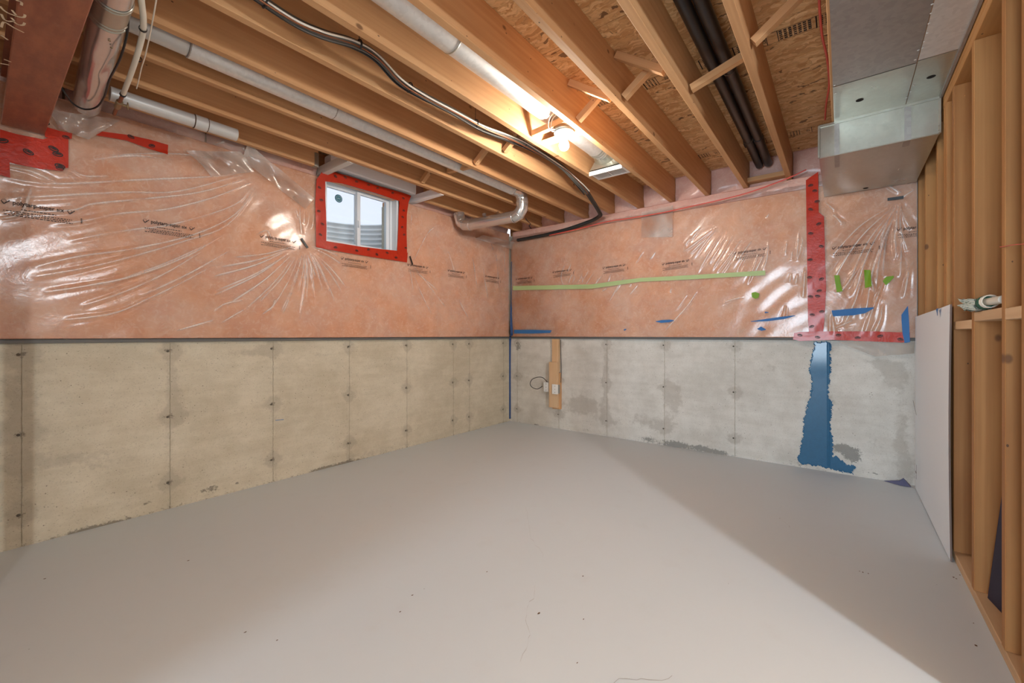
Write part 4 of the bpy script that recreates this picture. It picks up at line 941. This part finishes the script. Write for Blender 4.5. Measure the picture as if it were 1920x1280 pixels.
# bundle of sleeved line and cables
bd = empty('cable_bundle', (1.5, 1.78, 2.42)); thing(bd, 'bundle of grey sleeved line and cables looping along a joist bay', 'cable bundle')
Bp = [(.30,1.80,2.44),(.60,1.79,2.41),(.80,1.785,2.385),(.93,1.78,2.395),(1.08,1.775,2.432),(1.20,1.77,2.43),(1.34,1.78,2.385),(1.49,1.785,2.38),(1.72,1.78,2.385),(1.98,1.78,2.39),(2.28,1.77,2.425),(2.53,1.77,2.44),(2.86,1.765,2.432),(3.08,1.74,2.37),(3.30,1.755,2.333)]
Bq = [(3.30,1.755,2.333),(3.52,1.815,2.325),(3.76,1.885,2.322),(3.97,1.96,2.318),(4.065,2.07,2.31),(4.09,2.20,2.295),(4.10,2.40,2.27),(4.105,2.65,2.252),(4.105,2.9,2.245),(4.10,3.12,2.242)]
B1, B2 = spline(Bp, 8), spline(Bq, 8)
M['sleeve'] = plain('grey_foam_sleeve', (.10,.092,.08), .5)
child(tubeobj('line_sleeve', B1, .017, M['sleeve'], n=12), bd); child(tubeobj('line_sleeve', B2, .019, M['rubber'], n=12), bd)
def off(P, dy, dz, ph, amp=.006): return [np.array(p)+np.array([0, dy+amp*math.sin(i*.21+ph), dz+amp*math.cos(i*.17+ph)]) for i, p in enumerate(P)]
for dy, dz, ph, r, mt in ((-.021,-.006,0,.0048,'wire_cream'),(-.014,-.017,1.7,.0042,'copper'),(.016,-.014,3.1,.005,'black'),(-.004,-.021,4.4,.0038,'sleeve'),(.022,.002,2.2,.0042,'navy_wire')):
    if mt == 'navy_wire': M[mt] = plain('slate_blue_wire', (.13,.17,.25), .4)
    child(tubeobj('cable', off(B1, dy, dz, ph), r, M[mt], n=7), bd)
child(tubeobj('cable', off(B2, -.020, -.010, .5, .003), .005, M['black'], n=7), bd)
for i in (12, 34, 52, 70, 84):
    if i < len(B1): child(ringband('cable_tie', B1[i], np.array(B1[i+1])-np.array(B1[i-1]), .023, M['black'], None, .005, 14), bd)
m = MB()
for i in (34, 70): p = B1[i]; m.tube([np.array(p)+[0,0,.022], np.array(p)+[.004,.004,.07], np.array(p)+[.0,.0,.13]], .0016, 5)
child(m.build('hanger_wire', M['black']), bd)
# loop wire over the lamp-bay duct, thin white wires, red wires
wire = lambda nm, lab, pts, r, mat, cat='wire', n=7, k=6: thing(tubeobj(nm, spline(pts, k), r, M[mat], n=n), lab, cat)
wire('white_wire', 'thin white wire stapled along the wide lamp-bay duct', [(1.28,1.345,2.40),(1.40,1.335,2.405),(1.60,1.338,2.43),(1.85,1.337,2.45),(2.15,1.34,2.43),(2.33,1.40,2.425)], .0035, 'wire_cream')
wire('white_wire', 'thin white wire dangling beside the cream water pipe', [pZ(x,y,2.33) for x,y in [(296,-20),(293,0),(282,60),(272,105),(265,128),(260,150),(256,166)]], .0026, 'wire_cream')
P_ = [pZ(x,y,z) for x,y,z in [(262,-30,2.335),(265,0,2.33),(269,40,2.325),(266,70,2.325),(255,110,2.30),(243,145,2.284),(231,176,2.278)]]
wp = empty('water_pipe', tuple(P_[3])); thing(wp, 'cream plastic water pipe with copper end and small shut-off valve', 'pipe')
child(tubeobj('pipe_run', spline(P_, 6), .0105, M['pipe_white'], n=12), wp)
q0, q1 = np.array(P_[-1]), np.array(pZ(214, 214, 2.268)); child(tubeobj('copper_end', [q0, q1], .0085, M['copper'], n=12), wp)
dq = (q1-q0)/np.linalg.norm(q1-q0)
for t in (.0, .012): child(ringband('crimp_ring', q0+dq*t, dq, .009, M['black'], None, .004, 14), wp)
child(tubeobj('valve_body', [q0+dq*.10, q0+dq*.17], .0145, M['brass'], n=12), wp); child(tubeobj('valve_stem', [q0+dq*.13, q0+dq*.13+np.array([.03,-.01,.0])], .006, M['brass'], n=8), wp)
child(MB().lathe([(.0001,0),(.018,.002),(.018,.006),(.0001,.008)], tuple(q0+dq*.13+np.array([.03,-.01,0])), 12, (1,-.3,0)).build('valve_handle', M['brass']), wp)
for px, z in (((268,54),2.325),((259,110),2.322)):
    p = pZ(*px, z); child(MB().lathe([(.0125,-.006),(.0135,-.004),(.0135,.004),(.0125,.006)], tuple(p), 14, (.1,1,-.05)).build('pipe_clip', M['black']), wp)
wire('red_wire', 'red cable hanging in the bay along the trunk edge', [pZ(x,y,2.50) for x,y in [(1536,-30),(1536,0),(1538,35),(1542,70),(1550,105),(1554,140),(1554,165),(1549,195),(1547,224)]], .0055, 'red_wire')
wire('red_wire', 'red line along the top edge of the far wall film', [pX(x,y,4.088) for x,y in [(1512,318),(1470,337),(1400,362),(1340,377),(1290,388),(1240,399),(1180,409),(1135,416),(1080,430),(1030,441)]], .0055, 'red_wire')
wire('black_cord', 'black cord looped around the fat duct end', [pZ(x,y,z) for x,y,z in [(252,-6,2.35),(246,10,2.34),(241,30,2.30),(238,65,2.27),(225,110,2.235),(205,150,2.225),(196,180,2.225),(182,200,2.225),(160,205,2.225),(138,195,2.225),(122,175,2.24),(113,158,2.26),(108,138,2.28)]], .0042, 'black', 'cord')
wire('black_cord', 'black cord with gold crimps down the beam edge', [pZ(x,y,2.30) for x,y in [(117,55),(114,80),(110,105),(108,125),(107,140)]], .0058, 'brass', 'cord')
wire('black_cord', 'thin black cord tucked over the joist near the room corner', [(3.72,2.72,2.36),(3.80,2.76,2.358),(3.92,2.80,2.352),(3.98,2.86,2.35),(4.08,2.90,2.345)], .0045, 'black', 'cord')

# bulb and lampholder
lh = empty('ceiling_lamp', (2.40, 1.432, 2.40)); thing(lh, 'white keyless lampholder with a bare lit bulb between joists', 'lamp')
cx, cy, dz_ = 2.34, 1.388, -.036
child(MB().lathe([(.0001,2.4045),(.050,2.4045),(.050,2.4135),(.0001,2.4135)], (cx-.055,cy,dz_), 16).build('outlet_box', M['galv_dull']), lh)
child(MB().lathe([(.0001,2.4035),(.062,2.4035),(.064,2.400),(.062,2.395),(.045,2.389),(.030,2.385),(.024,2.380),(.0225,2.364),(.0001,2.364)], (cx-.03,cy,dz_), 32).build('lampholder', M['porcelain']), lh)
child(MB().lathe([(.014,2.366),(.017,2.360),(.019,2.352)], (cx-.03,cy,dz_), 20).build('bulb_collar', M['white']), lh)
child(MB().lathe([(.018,2.353),(.024,2.343),(.029,2.331),(.0305,2.320),(.0285,2.307),(.022,2.297),(.012,2.291),(.0001,2.289)], (cx-.03,cy,dz_), 20).build('bulb', M['bulb']), lh)
for dx in (-.03, .0): child(tubeobj('lamp_wire', spline([(cx-.06+dx,cy+.03,2.374),(cx-.10+dx,cy+.05,2.37),(cx-.11+dx,cy+.035,2.43),(cx-.09+dx,cy-.02,2.47)], 6), .0035, M['wire_cream'], n=7), lh)

# board with two outlet boxes on the far wall
wbd = empty('outlet_board', (4.12, 2.61, .25)); thing(wbd, 'upright wood board with two white outlet covers on the far wall', 'board')
o = lumber('board', (4.166, 2.612, .66), (4.166, 2.612, 1.040), .085, .04, M['pale_wood'], None, (1,0,0)); child(o, wbd)
o = lumber('board', (4.125, 2.614, .254), (4.125, 2.614, .775), .112, .04, M['pale_wood'], None, (1,0,0)); child(o, wbd)
o = lumber('board', (4.169, 2.600, .234), (4.169, 2.600, .652), .10, .045, M['joist'], None, (1,0,0)); child(o, wbd)
for y0_, y1_, x_, z0_ in ((2.692, 2.762, 4.138, .425), (2.532, 2.612, 4.085, .415)):
    bx = child(MB().box(x_, min(x_+.05, 4.185), y0_+.006, y1_-.006, z0_+.006, z0_+.104).build('outlet_box', M['galv_dull']), wbd)
    pl = MB().cbox(-z0_-.11, -z0_, y0_, y1_, -.004, .0, .0015).build('cover_plate', M['white'])
    for v in pl.data.vertices: a, b, c_ = v.co; v.co = (x_-.0005+c_, b, -a)
    child(pl, wbd); ym = (y0_+y1_)/2; m = MB()
    for z in ((.02,.055,.09) if y0_ < 2.6 else (.018,.052,.088)): m.lathe([(.0001,.0012),(.0038,.0012),(.0038,0)], (x_-.005, ym, z0_+z), 8, (-1,0,0))
    child(m.build('screw', M['soft_ink']), wbd)
wire('black_cord', 'black cable loop sticking out beside the outlet board', [pX(x,y,4.10) for x,y in [(1026,716),(1018,708),(1008,707),(998,711),(994,719),(998,726),(1008,729),(1017,724)]], .004, 'black', 'cord')
wire('grey_cable', 'thin grey cable running down beside the outlet board', [(4.178,2.556,1.03),(4.178,2.552,.85),(4.175,2.545,.68),(4.165,2.545,.54)], .004, 'sleeve')

# white sheet leaning on the studs, striped cloth, navy sheet, red string
wbp = empty('white_board', (3.5, -.41, 0)); thing(wbp, 'tall white sheet board leaning on the studs in the far corner', 'board')
prof = [(2.885,1.232),(3.2,1.226),(3.7,1.220),(4.118,1.214)]
m = MB()
for (a,b),(c,d) in zip(prof[:-1], prof[1:]):
    pass
zs = np.linspace(0, 1, 14); G = []
for t in zs: G.append([(x, -.4070 + .006*math.sin(t*3.0)*((4.118-x)/1.2), .004 + (zt-.004)*t) for x, zt in prof])
G = np.array(G); m.grid(G[:, ::-1]); Bk = G.copy(); Bk[..., 1] -= .007; m.grid(Bk)
wb_ = child(m.build('board_face', M['board']), wbp)
m = MB(); m.grid(np.stack([G[:,0], Bk[:,0]], 1), False); m.grid(np.stack([G[-1], Bk[-1]], 1), False); m.grid(np.stack([G[:,-1], Bk[:,-1]], 1), False); child(m.build('board_edge', M['board_edge']), wbp)
m = Print(); m.add([(3.10,1.226),(3.18,1.224),(3.155,1.205),(3.14,1.185),(3.125,1.190),(3.125,1.21)], [(5,4,3,2,1,0)]); child(m.build('tape_scrap', lambda u, v: (u, -.3945, v), M['blue_tape'], None), wbp)
m = Print().line([(4.10,.62),(3.93,.545)], .008).line([(3.93,.21),(3.935,.11)], .012).line([(3.98,.155),(3.93,.15)], .010); child(m.build('scuff', lambda u, v: (u, -.394, v), M['soft_ink'], None), wbp)
cl = empty('cloth_bundle', (2.45, -.44, 1.18)); thing(cl, 'green-striped white cloth bundle resting on a stud wall block', 'cloth')
ct = pY(1843, 564, -.425); zc = 1.2045; m = MB()
for lay in range(5):
    y_ = -.452 + .012*lay; P = []
    for i in range(15):
        t = i/14; x_ = 2.40 + .20*t; amp = .006 + .012*t
        P.append([(x_, y_ + .006*math.sin(i*1.3+lay) + amp*.8*math.sin(q*2.2+lay), zc - .0235 + .045*q/5 + .004*math.sin(i*1.7+q*1.9+lay*2)*t + .003*lay*t) for q in range(6)])
    P = np.array(P); m.grid(P); m.grid(P[:, ::-1]+np.array([0,.003,.0]))
child(m.build('cloth_folds', M['cloth']), cl)
child(tubeobj('band', [(2.405,-.432,zc+.004),(2.365,-.432,zc+.006)], .026, M['dark_green'], n=14), cl)
for k in range(4): child(ringband('cord_wrap', (2.355-.010*k,-.432,zc+.006), (1,0,0), .021, M['wire_cream'], None, .0035, 14), cl)
child(tubeobj('handle', [(2.365,-.432,zc+.006),(2.20,-.440,zc+.004)], .0145, M['pipe_white'], n=12), cl)
nv = MB(); nv.add([(2.49,-.455,.040),(2.37,-.475,.040),(2.405,-.478,.50),(2.40,-.480,.50),(2.49,-.463,.040),(2.37,-.483,.040),(2.405,-.486,.50),(2.40,-.488,.50)], [(0,1,3,2),(4,6,7,5),(0,4,5,1),(2,3,7,6),(1,5,7,3),(0,2,6,4)])
thing(nv.build('plastic_sheet', M['navy']), 'dark navy plastic sheet wedged low between two wall studs', 'sheet')
wire('red_string', 'thin red string tied across two wall studs', [(2.16,-.4235,1.386),(2.13,-.4225,1.381),(2.02,-.424,1.369),(1.90,-.4215,1.352)], .0014, 'red_wire', 'string')
# small joist hanger where the cut joist meets the window header
hg = MB(); hg.box(1.60,1.632,3.148,3.1505,2.366,2.47).box(1.60,1.632,3.190,3.1925,2.366,2.47).box(1.60,1.632,3.1505,3.190,2.3655,2.3685)
child_o = hg.build('joist_hanger', M['galv_new'], ce)
# blue chalk tick on the window wall, scrap at the foot of the far wall
m = Print(); a, b = pY(516,788), pY(532,786); m.line([(a[0],a[2]),(b[0],b[2])], .004); m.build('chalk_tick', lambda u, v: (u, Y0-.001, v), M['blue_tape'], wl)
sc = pZ(1698, 905, .0); m = MB(); m.add([(4.12,-.33,.002),(4.18,-.24,.002),(4.185,-.385,.002),(4.12,-.385,.002),(4.16,-.33,.028),(4.18,-.35,.045)], [(0,1,4),(1,2,5,4),(2,3,5),(3,0,4,5),(0,3,2,1)])
M['scrap'] = plain('slate_blue_scrap', (.12,.13,.24), .6); thing(m.build('tape_scrap', M['scrap']), 'crumpled slate-blue tape scrap on the floor at the white board', 'scrap')
